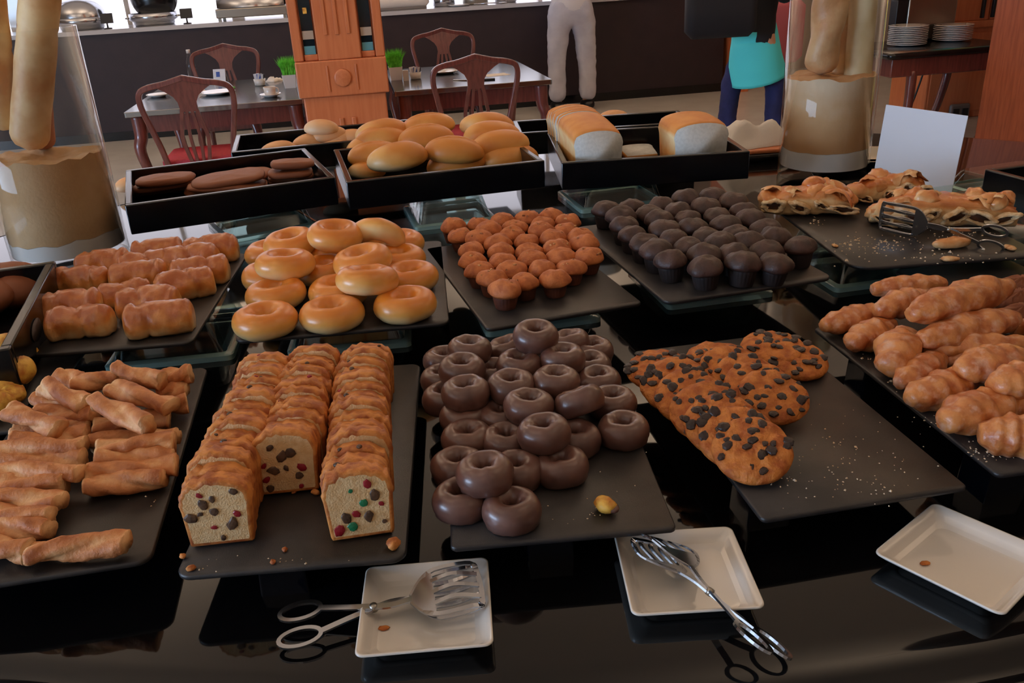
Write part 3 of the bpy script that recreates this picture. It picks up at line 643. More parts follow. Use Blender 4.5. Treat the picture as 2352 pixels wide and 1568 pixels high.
# ================================================================== buffet ware
ZF, ZS = TT+.06, TT+.09                    # tops of the low front boards and of the boards on glass risers
def board(name, label, fl, fr, depth, z, th=.008, r=.018, width=None, anchor='l'):
    a, b = W(*fl, z), W(*fr, z); ex = (b-a); wd = ex.length; ex.normalize()
    if width:
        if anchor == 'r': a = b-ex*width
        wd = width
    ey = Vector((-ex.y, ex.x, 0)); c = a+ex*wd/2+ey*depth/2
    t = thing(name, label, 'tray', (c.x, c.y, z), math.atan2(ex.y, ex.x))
    v, f = slab(wd/2, depth/2, r, -th, 0, .002); ob('slab', me_new('slab', v, f, slate), t)
    return t, wd, depth
def feet(t, spots, h):
    for x, y in spots:
        rows = [[(px*s, py*s, z) for px, py in rrect(.03, .03, .003)] for s, z in ((1.0, -h), (.92, -.0085))]
        v, f = rings(rows); ob('foot', me_new('foot', v, f, acrylic, False), t, (x, y, 0))
def riser(label, fl, fr, depth=.27, h=.08, wd=None):
    a, b = W(*fl, TT), W(*fr, TT); ex = b-a; w_ = wd or ex.length; ex.normalize(); ey = Vector((-ex.y, ex.x, 0)); c = a+ex*w_/2+ey*depth/2
    hx, hy = w_/2, depth/2
    rr = lambda dx, r, z: [(x, y, z) for x, y in rrect(hx-dx, hy-dx, r)]
    rows = [rr(.0, .012, .0005), rr(0, .012, .011), rr(.003, .011, .013), rr(.014, .01, .014), rr(.03, .02, h-.006), rr(.036, .02, h-.0005),
            rr(.042, .016, h-.0065), rr(.038, .016, h-.012), rr(.022, .01, .006), rr(.02, .01, .0005)]
    # outer shell, then the hollow underneath
    v = [p for r_ in rows for p in r_]; n = len(rows[0]); f = []
    for i in range(5):
        for j in range(n): f.append((i*n+j, i*n+(j+1) % n, (i+1)*n+(j+1) % n, (i+1)*n+j))
    f.append(tuple(5*n+j for j in range(n)))
    for i in (7, 8):
        for j in range(n): f.append((i*n+j, i*n+(j+1) % n, (i+1)*n+(j+1) % n, (i+1)*n+j))
    f.append(tuple(7*n+j for j in range(n-1, -1, -1)))
    for j in range(n): f.append((9*n+j, 9*n+(j+1) % n, (j+1) % n, j))
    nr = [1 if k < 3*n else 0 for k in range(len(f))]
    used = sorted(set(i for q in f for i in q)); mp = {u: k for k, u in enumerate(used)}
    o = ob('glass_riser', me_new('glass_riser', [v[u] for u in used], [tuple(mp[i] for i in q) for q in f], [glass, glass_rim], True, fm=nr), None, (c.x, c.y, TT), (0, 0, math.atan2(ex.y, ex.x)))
    try: o.data.set_sharp_from_angle(angle=R(30))
    except Exception: pass
    return tag(o, label, 'glass riser', 'upturned glass dishes used as risers')
t_twist, *_ = board('slate_board', 'slate board holding the twisted pastry sticks', (60, 1330), (345, 1285), .56, ZF, width=.285, anchor='r'); feet(t_twist, ((0, -.16), (0, .18)), .06)
t_cake, *_ = board('slate_board', 'slate board holding three rows of fruit cake slices', (400, 1325), (932, 1281), .54, ZF); feet(t_cake, ((-.02, -.215), (0, .18)), .06)
t_choc, *_ = board('slate_board', 'slate board holding the pile of chocolate coated ring donuts', (1035, 1258), (1555, 1212), .56, ZF, r=.008); feet(t_choc, ((-.015, -.225), (0, .18)), .06)
t_cook, *_ = board('slate_board', 'half empty slate board holding the chocolate chip cookies', (1752, 1193), (2225, 1117), .51, ZF, r=.008); feet(t_cook, ((-.10, -.17), (.0, .15)), .06)
# board of fried pastries: left edge given
a, b = W(2292, 1090, ZF), W(1868, 752, ZF); ey = (b-a); dpt = ey.length; ey.normalize(); ex = Vector((ey.y, -ey.x, 0)); c = a+ex*.145+ey*dpt/2
t_fry = thing('slate_board', 'slate board at the right edge holding sugar glazed fried pastries', 'tray', (c.x, c.y, ZF), math.atan2(ex.y, ex.x))
v, f = slab(.145, dpt/2, .010, -.008, 0, .002); ob('slab', me_new('slab', v, f, slate), t_fry); feet(t_fry, ((-.11, -dpt/2+.05), (-.11, dpt/2-.14)), .06)
t_roll, *_ = board('slate_board', 'slate board on glass holding the golden brown rolls', (68, 815), (440, 785), .53, ZS, r=.02)
t_don, *_ = board('slate_board', 'slate board on glass holding the pile of glazed ring donuts', (537, 783), (1032, 740), .52, ZS, r=.02)
t_nut, *_ = board('slate_board', 'slate board on glass holding the nut topped mini muffins', (1118, 755), (1476, 694), .52, ZS, r=.012)
t_cmf, *_ = board('slate_board', 'slate board on glass holding the dark chocolate mini muffins', (1530, 694), (1915, 636), .54, ZS, r=.02)
t_str, *_ = board('slate_board', 'slate board on glass holding torn strudel and crumbs', (1962, 616), (2352, 588), .50, ZS, r=.045, width=.40)
riser('upturned glass dish under the board of rolls', (240, 857), (537, 827))
riser('upturned glass dish under the board of glazed donuts', (660, 823), (946, 797))
riser('upturned glass dish under the board of nut muffins', (1118, 777), (1383, 740))
riser('upturned glass dish under the board of chocolate muffins', (1535, 714), (1779, 682))
riser('upturned glass dish under the strudel board', (1920, 674), (2168, 642))
riser('upturned glass dish under the box of brown pastries', (525, 562), (735, 520), .25)
riser('upturned glass dish under the box of buns', (954, 532), (1142, 509), .25)
riser('upturned glass dish under the box of white loaves', (1335, 492), (1535, 468), .25)

def crate(label, fl, fr, depth, zt, h=.08, th=.018, name='black_box', hole=False):
    a, b = W(*fl, zt), W(*fr, zt); ex = b-a; wd = ex.length; ex.normalize(); ey = Vector((-ex.y, ex.x, 0)); c = a+ex*wd/2+ey*depth/2
    t = thing(name, label, 'box', (c.x, c.y, zt-h), math.atan2(ex.y, ex.x)); hx, hy = wd/2, depth/2
    MB().box(-hx+th, hx-th, -hy+th, hy-th, 0, .01).build('bottom', boxblack, t)
    for s, n in ((-1, 'side_wall'), (1, 'side_wall')):
        MB().box(-hx, hx, min(s*hy, s*(hy-th)), max(s*hy, s*(hy-th)), 0, h).build(n, boxblack, t, bevel=.003)
        MB().box(min(s*hx, s*(hx-th)), max(s*hx, s*(hx-th)), -hy+th, hy-th, 0, h).build(n, boxblack, t, bevel=.003)
    return t
ZB = TT+.16                                 # rim height of the boxes
crate('shallow black box of brown oval pastries, leftmost in the rear row', (286, 472), (770, 406), .49, ZB)
crate('shallow black box heaped with golden buns', (795, 418), (1251, 368), .49, ZB)
crate('shallow black box holding two white bread loaves', (1290, 374), (1723, 347), .47, ZB)
# box at the left edge, and the box at the right edge
a = W(127, 598, ZB); b = W(22, 800, ZB); ey = a-b; L = ey.length; ey.normalize(); ex = Vector((ey.y, -ey.x, 0)); c = b-ex*.19+ey*L/2
t = thing('black_box', 'black box of brown pastries cut by the left photo edge, with handle hole', 'box', (c.x, c.y, ZB-.09), math.atan2(ex.y, ex.x))
hx, hy, th = .19, L/2, .018
MB().box(-hx+th, hx-th, -hy+th, hy-th, 0, .01).build('bottom', boxblack, t)
for s in (-1, 1):
    MB().box(-hx, hx, min(s*hy, s*(hy-th)), max(s*hy, s*(hy-th)), 0, .09).build('side_wall', boxblack, t, bevel=.003)
    MB().box(min(s*hx, s*(hx-th)), max(s*hx, s*(hx-th)), -hy+th, hy-th, 0, .09).build('side_wall', boxblack, t, bevel=.003)
v, f = lathe([(.001, 0), (.016, 0), (.018, .002), (.001, .0025)], 24); ob('handle_hole', me_new('handle_hole', v, f, M('hole_wood', S(66, 52, 48), rough=.6)), t, (hx, -hy*.25, .05), (0, PI/2, 0), (1, 2.4, 1))
riser('upturned glass dish under the box at the left edge', (-200, 800), (40, 780))
t_rb = crate('black box at the right edge behind the glass platter', (2262, 388), (2430, 432), .3, ZB-.02)
riser('upturned glass dish under the box at the right edge', (2290, 470), (2480, 440), .22, .06)
# far side of the island: boxes of pale buns
crate('black box of pale buns on the far side of the island', (530, 350), (1010, 304), .34, ZB)
crate('black box on the far side of the island behind the loaves', (1190, 306), (1600, 279), .26, ZB-.03)

# glass platter right of the strudel
a = W(2262, 470, TT+.075)
t = thing('glass_platter', 'rectangular clear glass platter behind the strudel at the right edge', 'platter', (a.x+.04, a.y-.06, TT+.06), R(4))
v, f = slab(.26, .20, .03, 0, .014, .004); ob('sheet', me_new('sheet', v, f, glass), t)
rows = [[(x, y, z) for x, y in rrect(.26-i, .20-i, .03)] for i, z in ((.0, .014), (-.012, .028), (-.018, .028), (-.006, .0142))]
v, f = rings(rows, True, False, False); ob('rim', me_new('rim', v, f, glass), t)
riser('upturned glass dish under the clear glass platter', (2160, 600), (2400, 575), .26, .06)

# vases --------------------------------------------------------------------------------------------
def vase(label, c, r, h, layers, seed):
    t = thing('glass_vase', label, 'vase', c)
    prof = [(r*.97, 0), (r, .008), (r, h), (r-.006, h), (r-.006, .035), (r*.8, .03), (.001, .028)]
    v, f = lathe(prof, 64); ob('glass_wall', me_new('glass_wall', v, f, vglass), t)
    return t
def fill(t, r, z0, tops, seed):
    prev = None; n = 56; ca = [(math.cos(2*PI*j/n), math.sin(2*PI*j/n)) for j in range(n)]
    for k, (m, zt, amp, nm) in enumerate(tops):
        def surf(c, s_, q, s=seed+k*7, zt=zt, amp=amp): return zt+amp*(nz(c*q*9, s_*q*9, s)+.6*nz(c*q*22, s_*q*22, s+3)+.3*nz(c*q*60, s_*q*60, s+5))
        low = (lambda c, s_, q: z0) if prev is None else (lambda c, s_, q, pv=prev: pv(c, s_, q)+.0008)
        rows = [[(q*r*c, q*r*s_, low(c, s_, q*r)) for c, s_ in ca] for q in (.01, .5, .96)]
        for h in range(11): rows.append([(r*c, r*s_, lerp(low(c, s_, r), surf(c, s_, r), h/10)) for c, s_ in ca])
        for q in (.97, .9, .8, .7, .6, .5, .4, .3, .2, .1, .01): rows.append([(q*r*c, q*r*s_, surf(c, s_, q*r)) for c, s_ in ca])
        v, f = rings(rows); bk = [min(1, max(0, (p[2]-zt*.35)/(zt*.65)+.18*nz(p[0]*12, p[1]*12, p[2]*30))) if math.hypot(p[0], p[1]) > r*.985 else .15 for p in v]
        o = ob(nm, me_new(nm, v, f, m, bake=bk), t); prev = surf
        try: o.data.set_sharp_from_angle(angle=R(40))
        except Exception: pass
def lerp(a, b, t): return a+(b-a)*t
cL = W(168, 592, TT); cR = W(1888, 399, TT)
vL = vase('tall glass vase at the left filled with brown flour and baguettes', cL, .150, .60, None, 1)
fill(vL, .1425, .036, [(flour_w, .075, .015, 'white_flour_layer'), (flour_m, .285, .02, 'brown_flour_layer')], 5)
vR = vase('tall glass vase at the right with layered flour and bread sticks', cR, .142, .60, None, 2)
flour_mix = M('layered_flour', S(214, 158, 104), S(236, 208, 172), scale=16, attr='bake', amt=0.25, c3=S(222, 176, 126), rough=0.9, bump=0.2, bscale=140)
fill(vR, .1345, .036, [(flour_w, .092, .005, 'white_flour_layer'), (flour_mix, .312, .014, 'brown_flour_layer')], 11)
def baguette(label, p0, p1, r, m, group, joints=(), seed=0, ridge=0, name='baguette', flat=1.0):
    p0, p1 = Vector(p0), Vector(p1); n = 40; d = p1-p0; L = d.length
    pth = [p0+d*(i/n) for i in range(n+1)]
    def sec(i, t):
        k = min(1, math.sqrt(max(0, 1-(max(0, .10-t)/.10)**2))+.02, math.sqrt(max(0, 1-(max(0, t-.93)/.07)**2))+.02)
        for j in joints: k *= 1-.06*math.exp(-((t-j)/.012)**2)
        out = []
        for q in range(24):
            a = 2*PI*q/24; g = 1+.05*nz(t*L*14, math.cos(a)*1.2+seed, math.sin(a)*1.2)
            if ridge: g += ridge*math.cos(a*2+t*L*26)*.5+ridge*abs(math.sin(a+t*L*22))
            out.append((r*k*g*math.cos(a), r*k*g*flat*math.sin(a)))
        return out
    v, f = sweep([p-p0 for p in pth], sec, up=(0, 1, 0))
    return tag(ob(name, me_new(name, v, f, m), None, p0), label, 'bread', group)
def vp(c, px, py, dy, z): # a point in the vase above its centre depth
    return WY(px, py, c.y+dy)
g = 'bread sticks standing in the glass vases'
baguette('thick pale baguette standing in the left vase, nearest the camera', vp(cL, 66, 345, -.03, 0), vp(cL, 100, -110, -.02, 0), .047, baguette_m, g, (.62,), 1)
baguette('baguette at the left photo edge standing in the left vase', vp(cL, 8, 300, .02, 0), vp(cL, -40, -90, -.03, 0), .042, baguette_m, g, (.5,), 4)
baguette('darker baguette behind the thick one in the left vase', vp(cL, 95, 345, .04, 0), vp(cL, 72, 40, .06, 0), .036, wood_o if False else M('dark_baguette', S(190, 124, 78), S(168, 100, 58), scale=9, rough=.55), g, (), 8)
baguette('twisted crusty baguette in the right vase', vp(cR, 1882, 172, -.02, 0), vp(cR, 1940, -190, -.01, 0), .045, M('crusty_baguette', S(226, 182, 130), S(206, 148, 96), scale=12, rough=.45, bump=.3, bscale=80), g, (), 12, .14)
baguette('smooth pale bread stick right of the twisted baguette in the right vase', vp(cR, 1968, 200, -.01, 0), vp(cR, 1996, -170, .0, 0), .041, pale_st, g, (), 20)
baguette('tan bread stick behind the twisted baguette in the right vase', vp(cR, 1925, 190, .05, 0), vp(cR, 1960, -150, .06, 0), .038, baguette_m, g, (), 25)

# small plates and tongs ---------------------------------------------------------------------------
def square_plate(label, c, rz, hs=.0755):
    rr = lambda h_, r, z: [(x, y, z) for x, y in rrect(h_, h_, r, 6)]
    rows = [rr(.046, .01, 0), rr(.05, .012, .002), rr(.070, .012, .016), rr(hs, .010, .0215), rr(hs-.0005, .010, .0232), rr(hs-.0025, .009, .0235), rr(.066, .010, .0155), rr(.059, .010, .0075), rr(.056, .010, .0058), rr(.050, .012, .0052), rr(.01, .004, .005)]
    v, f = rings(rows); o = ob('square_plate', me_new('square_plate', v, f, white), None, c, (0, 0, rz)); return tag(o, label, 'plate', 'small square plates for tongs')
def quad_c(pts, z):
    q = [W(x, y, z) for x, y in pts]; c = sum(q, Vector())/len(q); c.z = TT+.0006; d = q[1]-q[0]; return c, math.atan2(d.y, d.x)
c1, a1 = quad_c([(828, 1506), (1141, 1478), (1112, 1294), (834, 1321)], TT+.018); square_plate('small square white plate under the tongs lying sideways', c1, a1)
c2, a2 = quad_c([(1462, 1416), (1757, 1398), (1670, 1221), (1411, 1236)], TT+.018); square_plate('small square white plate under the tongs pointing toward the camera', c2, a2)
A, B = W(2288, 1412, TT+.018), W(2004, 1272, TT+.018); C = W(2156, 1169, TT+.018); c3 = (A+C)/2; d = A-B; c3.z = TT+.0006
square_plate('empty small square white plate at the right photo edge', c3, math.atan2(d.y, d.x))
for i, (px, py, lab) in enumerate(((882, 1441, 'brown crumb on the plate under the sideways tongs'), (2125, 1292, 'brown crumb on the empty square plate'))):
    v, f = blob(.007, .004, .0018, 10, 6, 1, lambda x, y, z: (x+.002*nz(x*300, y*300, i), y+.002*nz(y*300, x*300, i+3), z)); tag(ob('crumb', me_new('crumb', v, f, cook_m), None, W(px, py, TT+.008)+Vector((0, 0, -.0005))), lab, 'crumb')

def tongs(label, base, heading, tilt, spread, roll=0.0, L=.235):
    """scissor tongs; local +x runs from the finger rings to the slotted heads"""
    t = thing('pastry_tongs', label, 'tongs', base, rot=(roll, tilt, heading))
    def half(sgn, lift):
        b = MB(); wdt = .0022
        def rib(pts, wv, hv, closed=False): b.add(*sweep([Vector(p) for p in pts], lambda i, q: [(wv, -hv), (wv, hv), (-wv, hv), (-wv, -hv)], (0, 0, 1), True, closed))
        # ring
        rib([(.02+.024*math.cos(a), sgn*.019+.013*math.sin(a), lift) for a in [2*PI*k/24 for k in range(24)]], .0026, .0016, True)
        # arm crossing over at the pivot
        arm = spline([(.043, sgn*.017, lift), (.075, sgn*.0075, lift), (.105, 0, lift), (.125, -sgn*.004, lift), (.150, -sgn*.006, lift+sgn*.004)], 5)
        rib(arm, .0038, .0013)
        # head: outline loop and bars
        hx0, hx1, hw = .150, L, .036
        def hz(x): return lift+sgn*(.004+.010*((x-hx0)/(hx1-hx0))**1.0) - sgn*.012*max(0, (x-hx1+.02)/.02)
        out = []
        for x, y in ((hx0, -.005), (hx0+.012, -.024), (hx0+.03, -hw), (hx1-.012, -hw*.98), (hx1-.002, -hw*.9), (hx1, -hw*.5), (hx1+.001, 0), (hx1, hw*.5), (hx1-.002, hw*.9), (hx1-.012, hw*.98), (hx0+.03, hw), (hx0+.012, .024), (hx0, .005)):
            out.append((x, y-sgn*.006, hz(x)))
        rib(spline(out, 3), .003, .0011)
        b.add(*ext_flat([(hx0-.002, -.006), (hx0+.012, -.026), (hx0+.026, -.034), (hx0+.026, .034), (hx0+.012, .026), (hx0-.002, .006)], lambda x, y: (x, y-sgn*.006, hz(x)), .0011))
        for k in range(3):
            y = -.018+k*.018
            rib(spline([(hx0+.024, y-sgn*.006, hz(hx0+.024)), (hx0+.05, y+.002-sgn*.006, hz(hx0+.05)), (hx1-.001, y-sgn*.006, hz(hx1-.001))], 5), .0029, .0011)
        return b
    for sgn in (-1, 1): half(sgn, sgn*.0014).build('tong_arm', steel, t)
    v, f = lathe([(.001, -.0045), (.0045, -.004), (.0045, .004), (.001, .0045)], 14); ob('rivet', me_new('rivet', v, f, steel_dim), t, (.105, 0, 0))
    return t
def ext_flat(poly, fn, h):
    n = len(poly); top = [Vector(fn(*p))+Vector((0, 0, h)) for p in poly]; bot = [Vector(fn(*p))-Vector((0, 0, h)) for p in poly]
    return [tuple(p) for p in bot+top], [tuple(range(n-1, -1, -1)), tuple(range(n, 2*n))]+[(i, (i+1) % n, (i+1) % n+n, i+n) for i in range(n)]
p0 = W(650, 1445, TT+.012); p1 = W(1108, 1342, TT+.03); d = p1-p0
tongs('steel pastry tongs lying sideways across a square plate', (p0.x, p0.y, TT+.014), math.atan2(d.y, d.x), R(-4.5), 1, R(4), L=d.length*.985)
p0 = W(1782, 1508, TT+.02); p1 = W(1500, 1245, TT+.03); d = p1-p0
tongs('steel pastry tongs on a square plate, finger rings toward the camera', (p0.x, p0.y, TT+.026), math.atan2(d.y, d.x), R(-2.0), 1, R(34), L=d.length*.985)
p0 = W(2302, 566, ZS+.01); p1 = W(2022, 512, ZS+.03); d = p1-p0
tongs('steel pastry tongs leaning on the strudel board', (p0.x, p0.y, ZS+.022), math.atan2(d.y, d.x), R(-6), 1, R(70), L=d.length)

# blank card, napkin on board ------------------------------------------------------------------------
zc = 1.10; a = W(2030, 240, zc); b = W(2217, 266, zc); ex = b-a; wd = ex.length; c = (a+b)/2
t = tag(MB().add(*slab(wd/2, .001, .0008, -.0, .252, .0003, 2)).build('blank_card', paper, None, loc=(c.x-.022, c.y-.02, TT+.001), rot=(R(-5), 0, math.atan2(ex.y, ex.x))), 'large blank white card standing behind the strudel', 'card')
c = W(1748, 348, TT+.03)
t = thing('wooden_board', 'wooden bread board under the white cloth, left of the right vase', 'board', (c.x, c.y+.10, TT), R(-4))
v, f = slab(.17, .13, .02, 0, .025, .004); ob('board_base', me_new('board_base', v, f, black_edge), t)
v, f = slab(.16, .12, .02, .025, .04, .004); ob('board_top', me_new('board_top', v, f, wood_o), t)
crumple('linen_cloth', .15, .11, .10, 31, cloth_w, (c.x, c.y+.12, TT+.041), R(10), 'crumpled white linen cloth on the wooden board beside the right vase', 'cloth')
c = W(2010, 395, TT)
t = thing('steel_tray', 'shallow grey steel tray on the island between right vase and card', 'tray', (c.x+.06, c.y+.14, TT+.001), R(-20))
rows = [[(x, y, z) for x, y in rrect(.17-i, .11-i, .03)] for i, z in ((.02, 0), (.0, .022), (-.012, .024), (-.012, .026), (.002, .0245), (.022, .003), (.1, .003))]
v, f = rings(rows); ob('pan', me_new('pan', v, f, steel_dim), t)
# ================================================================== baked goods
rnd = random.Random(11)
def variants(fn, n): return [fn(s) for s in range(n)]

# rolls ----------------------------------------------------------------------------------------------
def roll_mesh(s):
    L, n = .108, 26; pth = [Vector((-L/2+L*i/n, 0, 0)) for i in range(n+1)]; bake = []
    def sec(i, t):
        e = min(1, .62+.38*math.sqrt(max(0, 1-(max(0, .16-t)/.16)**2)), .62+.38*math.sqrt(max(0, 1-(max(0, t-.84)/.16)**2)))
        out = []
        for q in range(24):
            a = 2*PI*q/24; c, z = math.cos(a), math.sin(a)
            g = 1.06+.20*nz(t*4+s*3, c*1.3, z*1.3+s)+.09*nz(t*13+s, c*3, z*3)-.16*math.exp(-((t-.5-.25*math.sin(s*2.3)-.12*c)/.035)**2)-.10*math.exp(-((t-.2-.1*math.sin(s)+.1*z)/.03)**2)
            y, zz = .030*e*g*c, .030*e*g*z
            zz = max(zz, -.020) if z < 0 else zz
            out.append((y, zz+.0205)); bake.append(min(1, max(0, .50+.75*z+.3*nz(t*6+s, c*2, s)))-(.35 if i in (0, n) else 0))
        return out
    v, f = sweep(pth, sec); return me_new('bread_roll', v, f, roll_m, bake=bake)
RM = variants(roll_mesh, 5)
RL = [(185, 741, -3, 'dark brown roll at the front left of its board'), (162, 706, 2, 'roll just behind the dark brown front left roll'), (367, 735, 3, 'pale golden roll at the front right of its board'), (342, 697, -8, 'roll just behind the pale golden front right roll'),
      (425, 656, 14, 'roll with a torn end near the right edge, behind two front rolls'), (287, 673, 18, 'small broken roll in the middle of the board'), (189, 645, -14, 'plump roll at the left edge, midway back'), (320, 635, 4, 'shiny roll in the centre, behind the broken roll'),
      (460, 625, -2, 'shiny roll at the right edge, third from the front'), (440, 597, -6, 'roll right of centre in the second row from the back'), (336, 608, 8, 'roll in the centre of the second row from the back'), (238, 607, 4, 'brown roll at the left in the second row from the back'),
      (363, 579, 8, 'brown roll at the back left, nearest the box'), (486, 576, 2, 'brown roll at the back right corner')]
for i, (px, py, rz, lab) in enumerate(RL):
    p = W(px, py, ZS+.024); s = rnd.uniform(1.04, 1.14)*(.85 if i == 5 else 1)
    tag(ob('bread_roll', RM[i % 5], None, (p.x, p.y, ZS+.0005), (0, 0, R(rz)+(PI if i % 2 else 0)), s), lab, 'roll', 'golden brown rolls on a slate board')

# glazed donuts --------------------------------------------------------------------------------------
def torus(Rm, rm, ez, nu, nv, fn):
    rows = []; bake = []
    for i in range(nu):
        a = 2*PI*i/nu; row = []
        for j in range(nv):
            b = 2*PI*j/nv; x, y, z, k = fn(a, b); row.append((x, y, z)); bake.append(k)
        rows.append(row)
    rows.append(rows[0]); v, f = rings(rows, True, False, False)
    n = nu*nv; return v[:n], [tuple(i % n for i in q) for q in f], bake
def donut_mesh(s):
    def fn(a, b):
        Rm, rm = .0365, .0240
        g = 1+.035*nz(math.cos(a)*1.5, math.sin(a)*1.5, s*5)+.02*nz(math.cos(a)*4, math.sin(a)*4, s*5+2)
        c, z = math.cos(b), math.sin(b)
        rr = Rm*g+rm*c*(1 if c > 0 else .93); zz = .0255*z*(1+.08*nz(math.cos(a)*1.7+9, math.sin(a)*1.7, s))
        if z < 0: zz *= .9
        return rr*math.cos(a), rr*math.sin(a), zz, min(1, max(0, .42+.75*z+.1*nz(a*2, s, 0)))
    v, f, bk = torus(0, 0, 0, 40, 22, fn); return me_new('glazed_donut', v, f, don_m, bake=bk)
DM = variants(donut_mesh, 4)
z1, z2, z3 = ZS+.0232, ZS+.062, ZS+.094
DL = [(610, 737, z1, 0, 0, 'front left corner of its board'), (763, 722, z1, 0, 0, 'front middle of its board'), (931, 700, z1, 0, 0, 'front right corner of its board'),
      (634, 676, z1, 3, 0, 'left edge, just behind the front left one'), (940, 638, z1, 0, 0, 'right edge, just behind the front right one'), (778, 670, z1, 0, 0, 'mostly hidden under the front of the upper pile'),
      (622, 634, z1, 0, 0, 'left edge, third from the front, under another'), (745, 622, z1, 0, 0, 'hidden in the middle between upper ones'), (915, 597, z1, 0, 0, 'right edge, third from the front'),
      (915, 560, z1, 0, 0, 'right edge at the back of the board'), (624, 583, z1, 0, 0, 'left edge at the back, partly covered'),
      (655, 607, z2, 4, 3, 'upper layer at the left, hole fully visible'), (843, 643, z2, 10, -4, 'upper layer nearest the front, overlapping two below'), (833, 600, z2, 6, 4, 'upper layer just behind the nearest upper one'),
      (668, 560, z2-.006, 5, 0, 'upper layer at the back left, under the topmost'), (770, 541, z2+.020, 6, 2, 'topmost of the whole pile, at the back'), (868, 545, z2, 28, 38, 'steeply tilted between topmost and back right'),
      (760, 580, z1, 0, 0, 'buried below the topmost one')]
for i, (px, py, z, rx, ry, lab) in enumerate(DL):
    p = W(px, py, z); tag(ob('glazed_donut', DM[i % 4], None, p, (R(rx), R(ry), i*1.3)), 'amber glazed ring donut, '+lab, 'donut', 'glazed ring donuts')

# mini muffins ---------------------------------------------------------------------------------------
def muffin_parts(s, capm, cupm, r, h, dome, nm):
    def fl(rr, z, a): return rr*(1+.03*math.cos(22*a)*(z > .002)), z
    v, f = lathe([(r*.70, 0), (r*.72, .001), (r*.80, h*.35), (r*.88, h*.7), (r*.92, h), (r*.5, h)], 66, fl); cup = me_new('cup', v, f, cupm)
    def cp(rr, z, a):
        g = 1+.13*nz(math.cos(a)*1.6+s*4, math.sin(a)*1.6, s)+.03*nz(math.cos(a)*5, math.sin(a)*5, z*100+s)
        return rr*g, z+.22*dome*nz(rr*math.cos(a)*55+s*3, rr*math.sin(a)*55, s*2)*(z > h+.002)
    pr = [(r*.6, h-.005), (r*1.02, h-.005), (r*1.16, h-.001), (r*1.19, h+dome*.12), (r*1.14, h+dome*.36), (r*1.0, h+dome*.60), (r*.80, h+dome*.80), (r*.55, h+dome*.94), (r*.27, h+dome), (.0008, h+dome*1.02)]
    v, f = lathe(pr, 28, cp); cap = me_new('cap', v, f, capm)
    return cup, cap
def nut_mesh(s):
    rn = random.Random(s+50); b = MB(); r, h, dome = .0285, .030, .023
    for k in range(rn.choice((4, 6, 8))):
        q = r*.8*math.sqrt(rn.random()); a = rn.uniform(0, 2*PI); z = h+dome*math.sqrt(max(0, 1-(q/(r*1.08))**2))*.97
        m4 = Matrix.Translation((q*math.cos(a), q*math.sin(a), z)) @ Matrix.Rotation(rn.uniform(0, 6), 4, 'Z') @ Matrix.Rotation(rn.uniform(-.7, .7), 4, 'X')
        e = rn.uniform(.0016, .0035); b.add([(-e*1.4, -e*.7, -.001), (e*1.2, -e*.8, -.001), (e*1.4, e*.7, -.001), (-e, e*.8, -.001), (-e, -e*.4, .0016), (e*.8, -e*.5, .0022), (e*.9, e*.4, .0016), (-e*.7, e*.5, .002)],
              [(3, 2, 1, 0), (4, 5, 6, 7), (0, 1, 5, 4), (1, 2, 6, 5), (2, 3, 7, 6), (3, 0, 4, 7)], 0, m4)
    return me_new('nut_topping', b.v, b.f, nut_bit, False)
NM = [muffin_parts(s, nut_cap, nut_cup, .0265, .030, .023, 'nut') for s in range(4)]; NT = [nut_mesh(s) for s in range(5)]
NR = [[(1159, 661), (1206, 641), (1274, 634), (1311, 608), (1350, 583)], [(1129, 634), (1175, 615), (1244, 611), (1289, 585), (1344, 558)], [(1101, 615), (1154, 596), (1222, 590), (1278, 566), (1330, 539)],
      [(1087, 594), (1151, 575), (1215, 571), (1270, 544), (1301, 523)], [(1084, 568), (1146, 556), (1208, 551), (1241, 528), (1303, 503)], [(1101, 546), (1175, 535), (1244, 510), (1265, 489)],
      [(1060, 537), (1122, 527), (1182, 518), (1211, 497)], [(1041, 518), (1099, 511), (1155, 503)]]
CR = [[(800, 680), (1110, 740), (1430, 720), (1715, 700), (1960, 560)], [(665, 600), (1090, 645), (1360, 625), (1650, 595)], [(545, 520), (945, 575), (1230, 535), (1500, 525), (1725, 480)],
      [(440, 440), (825, 495), (1105, 470), (1385, 445), (1650, 395)], [(365, 370), (730, 410), (990, 390), (1285, 360), (1505, 310)], [(340, 295), (690, 320), (950, 300), (1205, 270), (1450, 235)],
      [(200, 235), (590, 255), (850, 245), (1095, 205), (1345, 155)], [(440, 195), (705, 180), (920, 140), (1175, 118)]]
CR = [[(x/3.92+1340, y/3.92+420) for x, y in r_] for r_ in CR]
CMs = [muffin_parts(s+7, ch_cap, ch_cup, .0295, .037, .026, 'choc') for s in range(5)]
def muffins(rows, ms, tops, base, name, group, zc):
    for j, row in enumerate(rows):
        for i, (px, py) in enumerate(row):
            p = W(px, py, ZS+zc); k = rnd.randrange(len(ms))
            lab = '%s, %s in the %s' % (base, ordn(i, len(row), 'leftmost', 'rightmost') if i in (0, len(row)-1) else ORD[i]+' from left', 'front row' if j == 0 else ('rear row' if j == len(rows)-1 else ORD[j]+' row from the front'))
            t = thing(name, lab, 'muffin', (p.x, p.y, ZS+.0005), rnd.uniform(0, 6.28), group); t.rotation_euler[0] = rnd.uniform(-.08, .08); t.rotation_euler[1] = rnd.uniform(-.08, .08)
            sc = rnd.uniform(.94, 1.05); t.scale = (sc, sc, sc*rnd.uniform(.94, 1.06))
            ob('cup', ms[k][0], t); ob('cap', ms[k][1], t)
            if tops and rnd.random() < .8: ob('nut_topping', tops[rnd.randrange(len(tops))], t)
